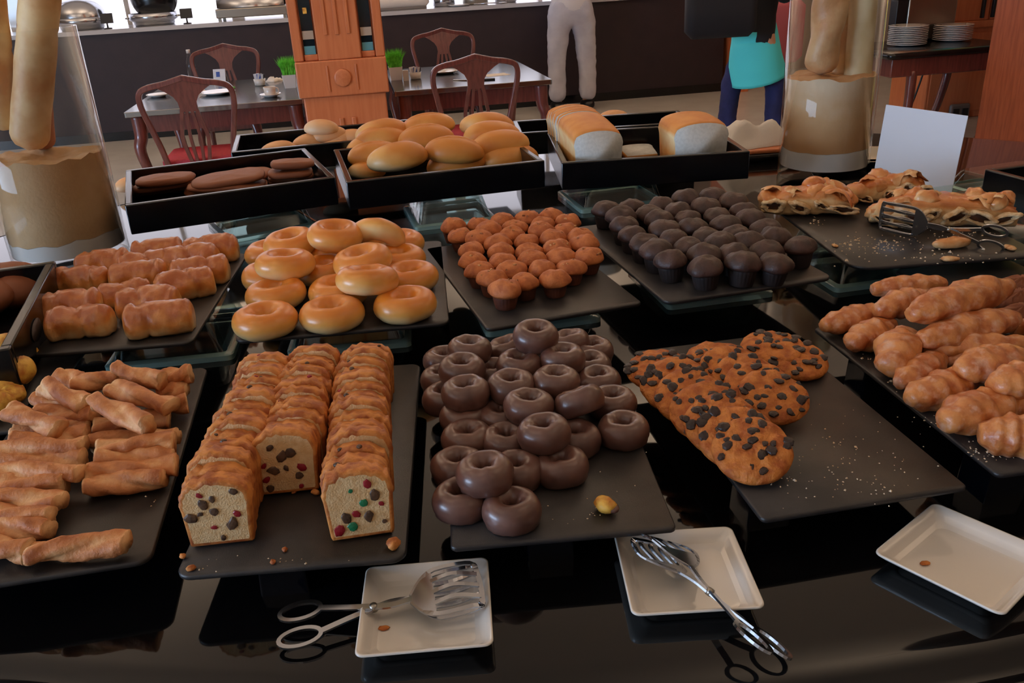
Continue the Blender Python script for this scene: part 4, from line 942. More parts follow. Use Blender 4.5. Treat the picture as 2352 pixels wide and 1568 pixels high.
muffins(NR, NM, NT, 'orange-brown nut mini muffin', 'nut_muffin', 'nut topped mini muffins', .040)
muffins(CR, CMs, None, 'dark chocolate mini muffin', 'chocolate_muffin', 'dark chocolate mini muffins', .046)

# chocolate coated donuts ----------------------------------------------------------------------------
def cdon_mesh(s):
    def fn(a, b):
        Rm, rm = .0215, .0160
        g = 1+.08*nz(math.cos(a)*1.5, math.sin(a)*1.5, s*5+40); c, z = math.cos(b), math.sin(b)
        hole = 1+.22*nz(math.cos(a)*2.2, math.sin(a)*2.2, s*3+11)
        rr = Rm*g+rm*(c if c > 0 else c*.86*hole); zz = .0195*z*(1+.10*nz(math.cos(a)*1.8+5, math.sin(a)*1.8, s)) if z > 0 else max(.0195*z, -.0165)
        if z < -.55 and c > 0: rr += .0022*(1+nz(math.cos(a)*6, math.sin(a)*6, s))
        return rr*math.cos(a), rr*math.sin(a), zz, 0
    v, f, bk = torus(0, 0, 0, 36, 22, fn); return me_new('chocolate_donut', v, f, choc)
CD = variants(cdon_mesh, 5)
za, zb, zc2 = ZF+.0175, ZF+.050, ZF+.082
CL = [(1175, 1171, za, 0, 0, 'front right of the two nearest the board edge'), (1060, 1147, za, 0, 0, 'front left, partly under the nearest upper one'), (1114, 1087, zb, 4, 0, 'upper one nearest the camera, resting on three'),
      (1052, 1072, za, 0, 0, 'left edge, second from the front'), (1186, 1082, za, 0, 0, 'just right of the nearest upper one'), (1289, 1071, za, 6, 0, 'right of centre, second row, facing the empty board'),
      (1074, 1007, za, 0, 0, 'left edge, third from the front'), (1165, 1012, za, 0, 0, 'low in the centre, partly hidden by an upper one'), (1249, 994, zb, 5, 0, 'upper layer in the centre with a rough rim'),
      (1321, 1008, za, 0, 0, 'low, right behind the rough rimmed one'), (1432, 987, za, 0, 0, 'alone at the right edge of the board'), (1066, 958, za, 0, 0, 'left edge, fourth from the front'),
      (1152, 958, za, 0, 0, 'low between left edge and centre, fourth row'), (1215, 933, zb, 4, 0, 'upper layer centre with an irregular square hole'), (1330, 923, zb, 22, -18, 'upper layer right of centre, tilted toward the camera'),
      (1406, 925, za, 0, 0, 'right edge, behind the lone one'), (1024, 915, za, 0, 0, 'left edge under the third upper one'), (1070, 902, zb, 3, 0, 'upper layer at the left, nearest the camera of three'),
      (1175, 887, zb, 3, 0, 'upper layer in the centre, behind the square holed one'), (1277, 877, zb, 3, 0, 'upper layer right of centre, behind the tilted one'), (1373, 877, za, 4, 0, 'right edge, third from the back'),
      (1062, 849, zb, 3, 0, 'upper layer at the left, middle of three'), (1018, 872, za, 0, 0, 'left edge, hidden below the middle upper one'), (1192, 838, zb-.006, 0, 0, 'upper layer in the centre, below the topmost'),
      (1132, 860, za, 0, 0, 'low between the left and centre upper ones, at the back'), (1292, 823, zb, 3, 0, 'upper layer at the right, nearest the topmost'), (1352, 841, za, 0, 0, 'right edge, second from the back'),
      (1022, 828, za, 0, 0, 'left edge at the back, mostly hidden'), (1079, 804, zb, 3, 0, 'upper layer at the back left'), (1165, 803, za+.008, 14, 0, 'at the back, left of the topmost'),
      (1230, 772, zc2-.004, 8, 0, 'topmost of the whole pile'), (1306, 788, za+.010, 0, 12, 'at the back, right of the topmost'), (1360, 806, za, 0, 0, 'back right corner of the board')]
for i, (px, py, z, rx, ry, lab) in enumerate(CL):
    tag(ob('chocolate_donut', CD[i % 5], None, W(px, py, z), (R(rx), R(ry), i*2.1)), 'chocolate coated ring donut, '+lab, 'donut', 'chocolate coated ring donuts')
t = thing('donut_fragment', 'small broken donut piece with pale crumb on the chocolate donut board', 'donut piece', W(1390, 1172, ZF+.0005), .4)
v, f = blob(.012, .016, .010, 16, 10, 1, lambda x, y, z: (x+.003*nz(x*150, y*150, 3), y+.003*nz(y*150, z*150, 5), max(z, -.009)+.009)); ob('crumb_side', me_new('crumb_side', v, f, choux_m), t)
v, f = blob(.010, .015, .006, 14, 8); ob('coat', me_new('coat', v, f, choc), t, (.004, -.004, .007))

# chocolate chip cookies -----------------------------------------------------------------------------
def cookie_mesh(s):
    r, h = .053, .017
    def cp(rr, z, a):
        g = 1+.05*nz(math.cos(a)*1.3+s*4, math.sin(a)*1.3, s)+.025*nz(math.cos(a)*4, math.sin(a)*4, s)
        return rr*g, z+(0.0045*nz(rr*math.cos(a)*70+s*3, rr*math.sin(a)*70, s*2)+.0016*nz(rr*math.cos(a)*190, rr*math.sin(a)*190, s) if z > .008 else 0)
    v, f = lathe([(r*.86, 0), (r*.97, .003), (r, .007), (r*.97, .011), (r*.90, .0145), (r*.8, .0165), (r*.65, h+.001), (r*.5, h+.002), (r*.35, h+.0025), (r*.2, h+.003), (.0008, h+.003)], 44, cp)
    return me_new('dough', v, f, cook_m)
CKM = variants(cookie_mesh, 4)
def chip_mesh(s):
    rn = random.Random(s); v, f = blob(.0052, .0042, .0018, 8, 5, 1, lambda x, y, z: (x*(1+.5*nz(x*400, y*400, s)), y*(1+.5*nz(y*400, x*400, s+2)), z)); return me_new('chocolate_chip', v, f, chip_m, False)
CHM = variants(chip_mesh, 5)
def cookie(label, p, tiltx, tilty, rz, k):
    t = thing('chip_cookie', label, 'cookie', p, rot=(R(tiltx), R(tilty), 0), group='chocolate chip cookies')
    t.rotation_euler = (Matrix.Rotation(R(rz), 3, 'Z') @ Matrix.Rotation(R(tiltx), 3, 'X') @ Matrix.Rotation(R(tilty), 3, 'Y')).to_euler()
    ob('dough', CKM[k % 4], t, (0, 0, 0), (0, 0, k*1.7)); rn = random.Random(k*13+1)
    pts = []
    while len(pts) < 19:
        q = .049*math.sqrt(rn.random()); a = rn.uniform(0, 2*PI); x, y = q*math.cos(a), q*math.sin(a)
        if all((x-u)**2+(y-w_)**2 > .0085**2 for u, w_ in pts): pts.append((x, y))
    for x, y in pts:
        q = math.hypot(x, y)/.053
        ob('chocolate_chip', CHM[rn.randrange(5)], t, (x, y, .0192-.0065*q**4), (rn.uniform(-.3, .3), rn.uniform(-.3, .3), rn.uniform(0, 6)), rn.uniform(1.0, 2.0))
k = 0
for col, (n, fr, bk, tilt, zf, zk) in enumerate(((7, (1729, 1024), (1515, 842), 24, .022, .020), (5, (1775, 902), (1652, 822), 20, .020, .022), (2, (1826, 818), (1776, 793), 12, .010, .018))):
    nm = ('left', 'middle', 'right-hand')[col]
    for i in range(n):
        q = i/(n-1); px, py = lerp(fr[0], bk[0], q), lerp(fr[1], bk[1], q)
        p = W(px, py, ZF+lerp(zf, zk, q)+.012); p.z = ZF+lerp(zf, zk, q)
        cookie('chocolate chip cookie in the %s column, %s' % (nm, 'nearest the camera' if i == 0 else ('farthest back' if i == n-1 else ORD[i]+' from the front')), p, tilt if i < n-1 else tilt*.4, rnd.uniform(-5, 5), -18 if col == 0 else -12, k); k += 1

# sugar glazed fried pastries ------------------------------------------------------------------------
def fry(label, a, b, z, r, seed, sa=0, sb=0):
    p0, p1 = W(*a, ZF+z+sa), W(*b, ZF+z+sb); d = p1-p0; L = d.length; n = 34; pth = [d*(i/n)-d*.5 for i in range(n+1)]
    def sec(i, t):
        e = (math.sin(PI*min(1, max(0, (t*.94+.03)))))**.55*.82+.18; out = []
        e *= 1+.06*math.sin(t*30+seed)
        for q in range(20):
            an = 2*PI*q/20; g = 1+.24*nz(t*L*34+seed*7, math.cos(an)*1.4, math.sin(an)*1.4)+.05*nz(t*L*120, math.cos(an)*4, math.sin(an)*4+seed)
            out.append((r*e*g*math.cos(an), r*e*g*.9*math.sin(an)))
        return out
    v, f = sweep(pth, sec); c = (p0+p1)/2
    tag(ob('fried_pastry', me_new('fried_pastry', v, f, sugar_m), None, c), 'sugar glazed fried pastry, '+label, 'pastry', 'sugar glazed fried pastries')
r0 = .0235
for i, (lab, a, b, z, r) in enumerate((('rearmost, lying across the back of the board', (2003, 664), (2172, 650), .050, .020), ('pointed, at the back left corner of the board', (1890, 748), (2030, 716), .022, .023), ('left of and under the big topmost one', (2012, 712), (2140, 680), .055, .023),
        ('big topmost one', (2092, 722), (2318, 656), .085, .028), ('short, at the left edge behind two others', (1952, 790), (2050, 745), .024, .024), ('standing end toward the camera at the left edge', (2042, 846), (2085, 770), .032, .030),
        ('long, just below the big topmost one', (2112, 782), (2336, 730), .055, .025), ('long, third down from the topmost, cut by photo edge', (2116, 800), (2380, 794), .035, .023), ('slim and smooth at the left edge, midway', (2064, 880), (2165, 822), .024, .021),
        ('pointed and whitish, left edge below the slim one', (2088, 916), (2235, 872), .024, .026), ('plump, resting above the pointed whitish one', (2200, 852), (2350, 818), .052, .027), ('cut by the right photo edge, midway', (2275, 886), (2420, 868), .055, .027),
        ('with a pale round end toward the left', (2166, 970), (2335, 916), .026, .028), ('nearest the camera, cut by the right photo edge', (2248, 994), (2420, 1010), .024, .027), ('low in the shadow between the long ones', (2170, 830), (2300, 800), .020, .022),
        ('under the near pieces at the right edge', (2290, 940), (2430, 920), .022, .025), ('at the right edge beneath the topmost', (2320, 752), (2440, 770), .03, .023))):
    fry(lab, a, b, z, r*1.17, i+1)

# twisted pastry sticks ------------------------------------------------------------------------------
def twist(label, a, b, z0, z1_, seed, wd=.0185, z=None):
    p0, p1 = W(*a, ZF+z0), W(*b, ZF+z1_); d = p1-p0; L = d.length; n = 30; bake = []
    def sec(i, t):
        tw = seed+t*3.0*(1 if seed % 2 < 1 else -1); e = .98+.10*nz(t*6, seed, 0); out = []
        for q in range(20):
            an = 2*PI*q/20; c, s = math.cos(an), math.sin(an)
            k_ = wd*e*(.58+.42*abs(c)**1.3+.10*abs(math.sin(2*an))); u, w_ = k_*c, k_*s*.95; g = 1+.16*nz(t*L*45+seed, c*1.5, s*1.5)+.06*nz(t*L*140, c*4, s*4+seed)
            x, y = (u*math.cos(tw)-w_*math.sin(tw))*g, (u*math.sin(tw)+w_*math.cos(tw))*g
            out.append((x, y*.85)); bake.append(min(1, max(0, .42+.5*c*c-.15+.3*nz(t*5, c, s+seed)))-(.45 if i in (0, n) else 0))
        return out
    pth = [d*(i/n)-d*.5 for i in range(n+1)]
    v, f = sweep(pth, sec); c = (p0+p1)/2
    tag(ob('twist_stick', me_new('twist_stick', v, f, twist_m, bake=bake), None, c), 'twisted pastry stick, '+label, 'pastry', 'twisted pastry sticks')
Z = lambda x, y: (x/2.904, y/2.904+780)
TW = [('alone at the front edge of the board', (205, 1425), (850, 1345), .018, .022), ('frontmost at the left photo edge', (-160, 1370), (190, 1420), .018, .018),
      ('lowest full one in the right column', (580, 975), (1100, 920), .018, .018), ('second from the front in the right column', (585, 905), (1180, 830), .022, .022), ('third from the front in the right column', (650, 780), (1160, 790), .034, .02), ('fourth from the front in the right column', (650, 735), (1165, 680), .036, .036),
      ('fifth from the front in the right column', (610, 690), (1190, 640), .02, .02), ('sixth from the front in the right column, under the diagonal one', (630, 590), (1130, 520), .02, .02),
      ('diagonal, on top right of centre, square end to the front', (640, 410), (985, 570), .062, .060), ('diagonal, on top behind the square ended one', (750, 320), (1145, 440), .055, .050), ('at the back of the pile on top, middle', (775, 205), (1085, 275), .058, .050),
      ('at the back left of centre, level', (480, 300), (800, 250), .045, .045), ('at the back right corner, upper', (1090, 260), (1275, 225), .040, .045), ('at the right edge below the back corner one', (1060, 350), (1250, 330), .025, .025), ('at the right edge pointing toward the camera', (1000, 470), (1250, 420), .02, .02),
      ('poking up at the back left', (410, 230), (600, 310), .045, .035), ('pale, on top left, pointed end to the right', (300, 310), (575, 430), .060, .052), ('pale, beneath the top left pale one', (250, 395), (480, 430), .038, .036),
      ('on top at the left with pale end', (65, 475), (390, 600), .055, .048), ('level, below the pale one at left centre', (250, 490), (640, 500), .034, .034), ('second level, left column, farthest back', (95, 610), (600, 570), .022, .022), ('third level, left column', (90, 680), (590, 640), .03, .03),
      ('left column, sixth from the front', (-80, 750), (560, 705), .036, .036), ('left column, fifth from the front', (-80, 810), (560, 800), .024, .024), ('left column, fourth from the front', (-80, 890), (545, 890), .034, .034), ('left column, third from the front', (-120, 970), (435, 960), .028, .028),
      ('left column, second from the front, pale cut end', (-140, 1060), (410, 1080), .026, .026), ('left column, nearest of the stacked ones', (-160, 1160), (340, 1190), .024, .024), ('left column, bottom one above the front edge', (-160, 1260), (330, 1260), .02, .02)]
for i, (lab, a, b, za_, zb_) in enumerate(TW): twist(lab, Z(*a), Z(*b), za_, zb_, i*1.7+.3)

# fruit cake slices ----------------------------------------------------------------------------------
def slice_mesh(s):
    wd, hh, th = .0405, .086, .030; n = 18
    prof = [(-wd*.90, .0), (-wd*.93, .003), (-wd*1.0, hh*.55), (-wd*1.04, hh*.66)]
    for i in range(n+1):
        a = PI-PI*i/n; prof.append((wd*1.0*math.cos(a)*(1+.05*nz(i*.7, s, 0)), hh*.70+hh*.30*math.sin(a)**.8*(1+.30*nz(i*1.1+s*3, s, 2)+.15*nz(i*2.9, s*5, 7))))
    prof += [(wd*1.04, hh*.66), (wd*1.0, hh*.55), (wd*.93, .003), (wd*.90, .0)]
    m = len(prof); rows = []
    def inner(k, y): return [((x*k), y, hh*.47+(z-hh*.47)*k) for x, z in prof]
    rows = [inner(.90, -th/2+.001), inner(.95, -th/2+.001), inner(1, -th/2+.002), inner(1.03+.02*nz(s, 1, 1), -th*.25), inner(1.0, th*.1), inner(1, th/2-.002), inner(.965, th/2), inner(.90, th/2+.0008)]
    v, f = rings(rows)
    fm = []
    for i in range(7):
        for j in range(m): fm.append(0)
    fm += [1, 1]
    return me_new('cake_slice', v, f, [crust_m, crumb_m], True, fm=fm)
SM = variants(slice_mesh, 5)
def bit(s, m):
    v, f = blob(.0055, .0012, .0042, 8, 6, 1, lambda x, y, z: (x*(1+.5*nz(x*300, z*300, s)), y, z*(1+.5*nz(z*300, x*300, s+4)))); return me_new('fruit_piece', v, f, m, False)
FB = [bit(s, raisin) for s in range(3)]+[bit(7, cherry), bit(8, greenf), bit(9, cherry)]
FB3 = []
for s, m in ((1, raisin), (2, cherry), (3, raisin)):
    v, f = blob(.0042, .0036, .0026, 8, 6); FB3.append(me_new('fruit_piece', v, f, m, False))
for rI, (nm, fb, bk, n) in enumerate((('left', (512, 1240), (608, 838), 14), ('middle', (676, 1122), (714, 824), 12), ('right-hand', (828, 1224), (834, 812), 14))):
    p0 = W(*fb, ZF); p1 = W(*bk, ZF+.075); p1.z = ZF; d = p1-p0; ang = math.atan2(d.y, d.x)-PI/2
    for i in range(n):
        q = i/(n-1); p = p0.lerp(p1, q); lean = R(-4-5*min(1, i/3)); rn = random.Random(i*7+rI)
        t = thing('cake_slice', 'fruit cake slice in the %s row, %s' % (nm, 'front one showing its cut face' if i == 0 else ('farthest back' if i == n-1 else ORD[i]+' from the front')), 'cake slice', (p.x+rn.uniform(-.004, .004), p.y, ZF+.003), group='fruit cake slices in three rows')
        t.rotation_euler = (Matrix.Rotation(ang+rn.uniform(-.05, .05), 3, 'Z') @ Matrix.Rotation(lean, 3, 'X')).to_euler()
        ob('slice_body', SM[(i+rI*2) % 5], t, scale=(1+.02*math.sin(i*3), 1, 1+.045*math.sin(i*4.1+rI)))
        if i == 0:
            pts = []
            while len(pts) < 11:
                x, z = rn.uniform(-.030, .030), rn.uniform(.008, .072)
                if all((x-a)**2+(z-b)**2 > .012**2 for a, b in pts): pts.append((x, z))
            for jx, (x, z) in enumerate(pts): ob('fruit_piece', FB[rn.choice((0, 1, 2, 0, 1, 3, 4 if rI == 2 else 5))], t, (x, -.0150, z), (0, rn.uniform(0, 6), 0), rn.uniform(.6, 1.6))
        for kx in range(rn.choice((0, 1, 1, 2))):
            x = rn.uniform(-.03, .03); ob('fruit_piece', FB3[rn.randrange(3)], t, (x, rn.uniform(-.012, .0), .086*(.70+.30*math.sqrt(max(0, 1-(x/.0405)**2)))-.001), (0, 0, rn.uniform(0, 6)), rn.uniform(.8, 1.2))
v, f = blob(.010, .007, .006, 12, 8, 1, lambda x, y, z: (x*(1+.6*nz(x*200, y*200, 1)), y*(1+.6*nz(y*200, z*200, 2)), max(z, -.004)+.004)); me_cr = me_new('cake_crumb_piece', v, f, crust_m)
for px, py, sc, lab in ((906, 1254, 1.1, 'orange cake crumb at the front right corner of the cake board'), (640, 852, 1.0, 'pale cake crumb between the left and middle cake rows at the back'), (725, 1134, .7, 'cake crumb in front of the middle cake row'), (676, 1132, .4, 'tiny cake crumb left of the larger one, front of the middle cake row'),
                        (420, 1280, .5, 'tiny reddish cake crumb at the left edge of the cake board'), (440, 1308, .6, 'cake crumb at the front left corner of the cake board'), (627, 1293, .45, 'tiny cake crumb at the front middle of the cake board'), (655, 1264, .45, 'tiny pale cake crumb just behind the front middle one')):
    tag(ob('crumb', me_cr, None, W(px, py, ZF+.0005), (0, 0, px), sc), lab, 'crumb')

# buns -----------------------------------------------------------------------------------------------
def bun_mesh(s, m=None):
    bake = []
    def fn(x, y, z):
        g = 1+.05*nz(x*14, y*14, s*4); zz = z*g if z > 0 else z*.6
        zz -= .004*math.exp(-((y-.004*math.sin(x*30))/.004)**2)*(z > .008)*(s % 2)
        bake.append(min(1, max(0, .56+17*zz+.85*nz(x*11+s*5, y*11, s)))); return (x*g, y*g, zz+.017)
    v, f = blob(.074, .048, .040, 32, 16, .95, fn); return me_new('bun', v, f, m or bun_m, bake=bake)
BM = variants(bun_mesh, 4)
zb0 = ZB-.080
BL = [(842, 393, .022, 0, 'small one in the front left corner of the box'), (1050, 382, .022, -5, 'low, front middle, mostly hidden'), (1170, 370, .022, 5, 'low, front right, mostly hidden'), (865, 365, .045, 14, 'orange, left side, behind the pale front one'), (915, 370, .062, -2, 'pale topped, front left'),
      (1042, 355, .062, -14, 'pale topped, front middle'), (1150, 340, .060, -4, 'front right, long and golden'), (880, 328, .062, -6, 'left side, second from the back, pale blotch'), (880, 312, .078, -10, 'left side, uppermost with dark rim'), (980, 325, .072, -4, 'centre, second row, pale top'),
      (1130, 318, .075, -8, 'right side, split top, second from the back'), (985, 298, .088, -8, 'centre back, ridged top'), (1118, 297, .085, -6, 'right back, ridged top'), (1000, 345, .04, 12, 'centre, low behind the pale front middle one'), (840, 352, .03, 60, 'low against the left wall of the box')]
for i, (px, py, dz, rz, lab) in enumerate(BL):
    dz += .012; p = W(px, py, zb0+dz); tag(ob('bun', BM[i % 4], None, (p.x, p.y, zb0+dz-.016), (R(6), R(rnd.uniform(-6, 6)), R(rz)), ((1.27, 1.2, 1.28) if i else .8)), 'golden bun, '+lab, 'bun', 'golden buns heaped in the black box')
PB = [bun_mesh(s, pbun_m) for s in range(10, 12)]
for i, (px, py, dz, rz, lab) in enumerate(((738, 296, .10, -20, 'topmost, at the upper left'), (758, 312, .085, 5, 'second from the top'), (775, 322, .07, 0, 'in the middle'), (810, 318, .07, -12, 'at the right, touching the golden buns'), (770, 345, .05, 12, 'low in front, large'), (712, 328, .055, 18, 'at the left, low'), (765, 372, .03, -4, 'lowest, next to the brown pastries'), (640, 346, .05, 4, 'far left, just showing above the box rim'))):
    p = W(px, py, zb0+dz); 
    p = WY(px, py, 3.16 if py < 340 else 3.10); tag(ob('bun', PB[i % 2], None, (p.x, p.y, p.z-.016), (0, R(rnd.uniform(-10, 10)), R(rz)), .86), 'pale bun in the far box, '+lab, 'bun', 'pale buns in the far box')
tag(ob('bun', PB[0], None, W(296, 424, TT+.02)-Vector((0, 0, .018)), (0, 0, R(60)), .8), 'pale bun half hidden between the left vase and the brown pastry box', 'bun')
q = WY(1408, 274, 3.3)-Vector((0, 0, .016)); tag(ob('bun', PB[1], None, q, (0, 0, R(10)), .9), 'bun peeking out behind the sliced loaf', 'bun'); tag(ob('bun', PB[0], None, q-Vector((-.01, 0, .052)), (0, 0, R(-15)), .95), 'lower bun in the far box, under the one behind the sliced loaf', 'bun')

# loaves ---------------------------------------------------------------------------------------------
def loaf_prof(k=0, hw=.058, h=.105):
    pr = [(-hw*.93, 0), (-hw*.97, h*.3), (-hw, h*.62), (-hw*1.04, h*.72), (-hw*1.0, h*.82)]
    for i in range(9):
        a = PI*.86-PI*.72*i/8; pr.append((hw*.92*math.cos(a)/.9, h*.82+h*.18*math.sin(a)))
    return pr+[(hw*1.0, h*.82), (hw*1.04, h*.72), (hw, h*.62), (hw*.97, h*.3), (hw*.93, 0)]
def loaf_mesh(name, y0, y1, seed, hw=.058, h=.105, steps=10, crown=(1, 1)):
    pr = loaf_prof(0, hw, h); rows = []; bake = []; m = len(pr)
    for i in range(steps+1):
        y = lerp(y0, y1, i/steps); k = .985 if i in (0, steps) else 1+.015*nz(y*40, seed, 0)
        cr_ = lerp(crown[0], crown[1], math.sin(PI/2*i/steps)); rows.append([(x*k, y, z*(k*cr_ if z > .02 else 1)) for x, z in pr])
        for x, z in pr: bake.append(min(1, max(0, (.75 if z > h*.8 else .10 if z > h*.55 else .55)+.2*nz(x*30, y*30, z*30))))
    v, f = rings(rows); fm = [0]*(steps*m)+[1, 1]
    return me_new(name, v, f, [loaf_m, bread_w], True, bake=bake, fm=fm)
zl = ZB-.0695
a = W(1300, 372, zl+.06); b = W(1430, 356, zl+.06)
# long loaf: front face at left half of the box
pf = (W(1308, 366, ZB-.005)+W(1428, 356, ZB-.005))/2; ang = math.atan2(*(reversed((W(1428, 356, ZB)-W(1308, 366, ZB)).to_2d())))
hw = (W(1428, 356, ZB)-W(1308, 366, ZB)).length/2*.93; pf = pf+Vector((.012, 0, 0))
dirv = Vector((-math.sin(ang), math.cos(ang), 0)); lean = dirv+Vector((math.cos(ang), math.sin(ang), 0))*(-.10)
H = .140
tag(ob('bread_loaf', loaf_mesh('bread_loaf', 0, .225, 1, hw, H, 10, (1, 1.15)), None, (pf.x, pf.y+.01, zl), (0, 0, ang+.015)), 'uncut front half of the long white loaf, smooth orange crust', 'loaf')
for i in range(9):
    q = Vector((pf.x, pf.y+.01, zl))+Vector((-math.sin(ang+.015), math.cos(ang+.015), 0))*(.230+i*.0205)
    tag(ob('bread_slice', loaf_mesh('bread_slice', 0, .0192, i+3, hw*(1+.035*math.sin(i*2)), H*((1.16, 1.17, 1.17, 1.18, 1.17, 1.17, 1.16, 1.13, 1.06)[i]+.012*math.sin(i*3)), 3), None, q+Vector((.003*math.sin(i*5), 0, 0)), (0, 0, ang+.015)), 'standing slice of the long white loaf, %s behind its uncut half' % ('directly' if i == 0 else ORD[i]), 'bread slice', 'slices of the long white loaf')
pf = (W(1548, 348, ZB-.005)+W(1678, 336, ZB-.005))/2; d = W(1678, 336, ZB)-W(1548, 348, ZB); ang = math.atan2(d.y, d.x)
tag(ob('bread_loaf', loaf_mesh('bread_loaf', 0, .14, 9, d.length/2*.95, H*1.0, 10, (1, 1.10)), None, (pf.x, pf.y+.01, zl), (0, 0, ang)), 'short end piece of white loaf at the right of its box', 'loaf')
p = (W(1435, 352, zl+.03)+W(1545, 342, zl+.03))/2
me_s = loaf_mesh('bread_slice', 0, .018, 30, .055, .10, 3)
tag(ob('bread_slice', me_s, None, (p.x, p.y+.06, zl+.006), (R(-80), 0, ang), None), 'bread slice lying flat between the two loaves', 'bread slice')

# brown oval pastries in the left box -----------------------------------------------------------------
def oval_mesh(rx, ry, s):
    v, f = blob(rx, ry, .0125, 40, 10, .62, lambda x, y, z: (x*(1+.05*nz(x*20, y*20, s)), y*(1+.05*nz(y*20, x*20, s+3)), z+.0015*math.sin(math.hypot(x/rx, y/ry)*22)*(z > .002))); return me_new('brown_pastry', v, f, brown_p)
for i, (px, py, dz, rx, ry, rz, lab) in enumerate(((372, 432, .014, .085, .05, 4, 'left stack, bottom'), (375, 425, .036, .080, .05, 8, 'left stack, middle'), (380, 412, .058, .075, .045, 2, 'left stack, top'),
        (520, 430, .014, .11, .07, 6, 'middle stack, bottom'), (522, 425, .036, .10, .065, 4, 'middle stack, second from the bottom'), (525, 410, .056, .095, .06, 8, 'middle stack, top'), (575, 400, .03, .06, .05, -20, 'low, right of the middle stack'),
        (668, 412, .014, .06, .045, 2, 'right stack, bottom'), (668, 405, .034, .062, .045, 5, 'right stack, second from the bottom'), (666, 396, .054, .058, .042, 2, 'right stack, third from the bottom'), (672, 376, .080, .058, .036, 3, 'right stack, top with sugary edge'))):
    dz += .016; p = W(px, py, zb0+dz); tag(ob('brown_pastry', oval_mesh(rx*1.12, ry*1.1, i), None, (p.x, p.y, zb0+dz), (R(rnd.uniform(-3, 3)), R(rnd.uniform(-3, 3)), R(rz))), 'flat brown oval pastry, '+lab, 'pastry', 'brown oval pastries in the left box')
# left edge box: brown pastries
for i, (px, py, dz, lab) in enumerate(((20, 640, .045, 'upper, against the rear wall'), (40, 665, .03, 'right-hand, low'), (-30, 680, .04, 'nearest the left photo edge'))):
    p = W(px, py, ZB-.08+dz); v, f = blob(.075, .05, .035, 26, 14, 1, lambda x, y, z: (x*(1+.12*nz(x*25, y*25, i)), y*(1+.12*nz(y*25, z*25, i)), z*(1+.15*nz(x*30, z*30, i+5))))
    tag(ob('brown_roll', me_new('brown_roll', v, f, brown_p), None, (p.x, p.y, ZB-.08+dz-.0), (0, 0, i)), 'lumpy brown roll in the left edge box, '+lab, 'pastry', 'brown rolls in the left edge box')
# choux at the left edge on their own board
t_chx, *_ = board('slate_board', 'slate board at the left photo edge holding yellow choux pastries', (-180, 1010), (55, 985), .50, ZF, width=.28, anchor='r'); feet(t_chx, ((0, -.15), (0, .15)), .06)
for i, (px, py, dz, sc, lab) in enumerate(((15, 800, .05, 1.1, 'topmost at the back'), (50, 812, .03, .9, 'right-hand one at the back'), (35, 850, .045, 1.1, 'in the middle of the heap'), (5, 885, .03, 1.0, 'third from the back at the photo edge'), (-5, 925, .025, .8, 'nearest the camera'), (28, 905, .022, .7, 'small one near the front right'))):
    v, f = blob(.034, .030, .024, 22, 14, 1, lambda x, y, z: (x*(1+.3*nz(x*50, y*50, i)), y*(1+.3*nz(y*50, z*50, i+2)), z*(1+.3*nz(x*50, z*50, i+5))))
    tag(ob('choux_pastry', me_new('choux_pastry', v, f, choux_m), None, W(px, py, ZF+dz), (0, 0, i), sc), 'lumpy yellow choux pastry, '+lab, 'pastry', 'yellow choux pastries at the left edge')
# ridged chocolate pastry on a board at the right edge
t_rr, *_ = board('slate_board', 'slate board at the right photo edge under ridged brown pastries', (2300, 768), (2600, 735), .35, ZF, width=.26); feet(t_rr, ((0, -.1), (0, .1)), .06)
for i, (px, py, lab) in enumerate(((2345, 668, 'rear one'), (2340, 700, 'middle one'), (2345, 735, 'front one'))):
    v, f = blob(.05, .024, .02, 60, 10, 1, lambda x, y, z: (x, y*(1+.12*math.sin(x*600)), z*(1+.2*math.sin(x*600))+.018))
    p = W(px, py, ZF+.01); tag(ob('ridged_pastry', me_new('ridged_pastry', v, f, brown_p), None, (p.x, p.y, ZF+.0005), (0, 0, R(-15+i*8))), 'ridged brown pastry at the right photo edge, '+lab, 'pastry', 'ridged brown pastries')
# pastry in the right edge box
v, f = blob(.06, .04, .025); p = W(2345, 400, ZB-.05); tag(ob('brown_roll', me_new('brown_roll', v, f, brown_p), None, (p.x+.05, p.y+.03, ZB-.065)), 'brown roll inside the black box at the right edge', 'pastry')

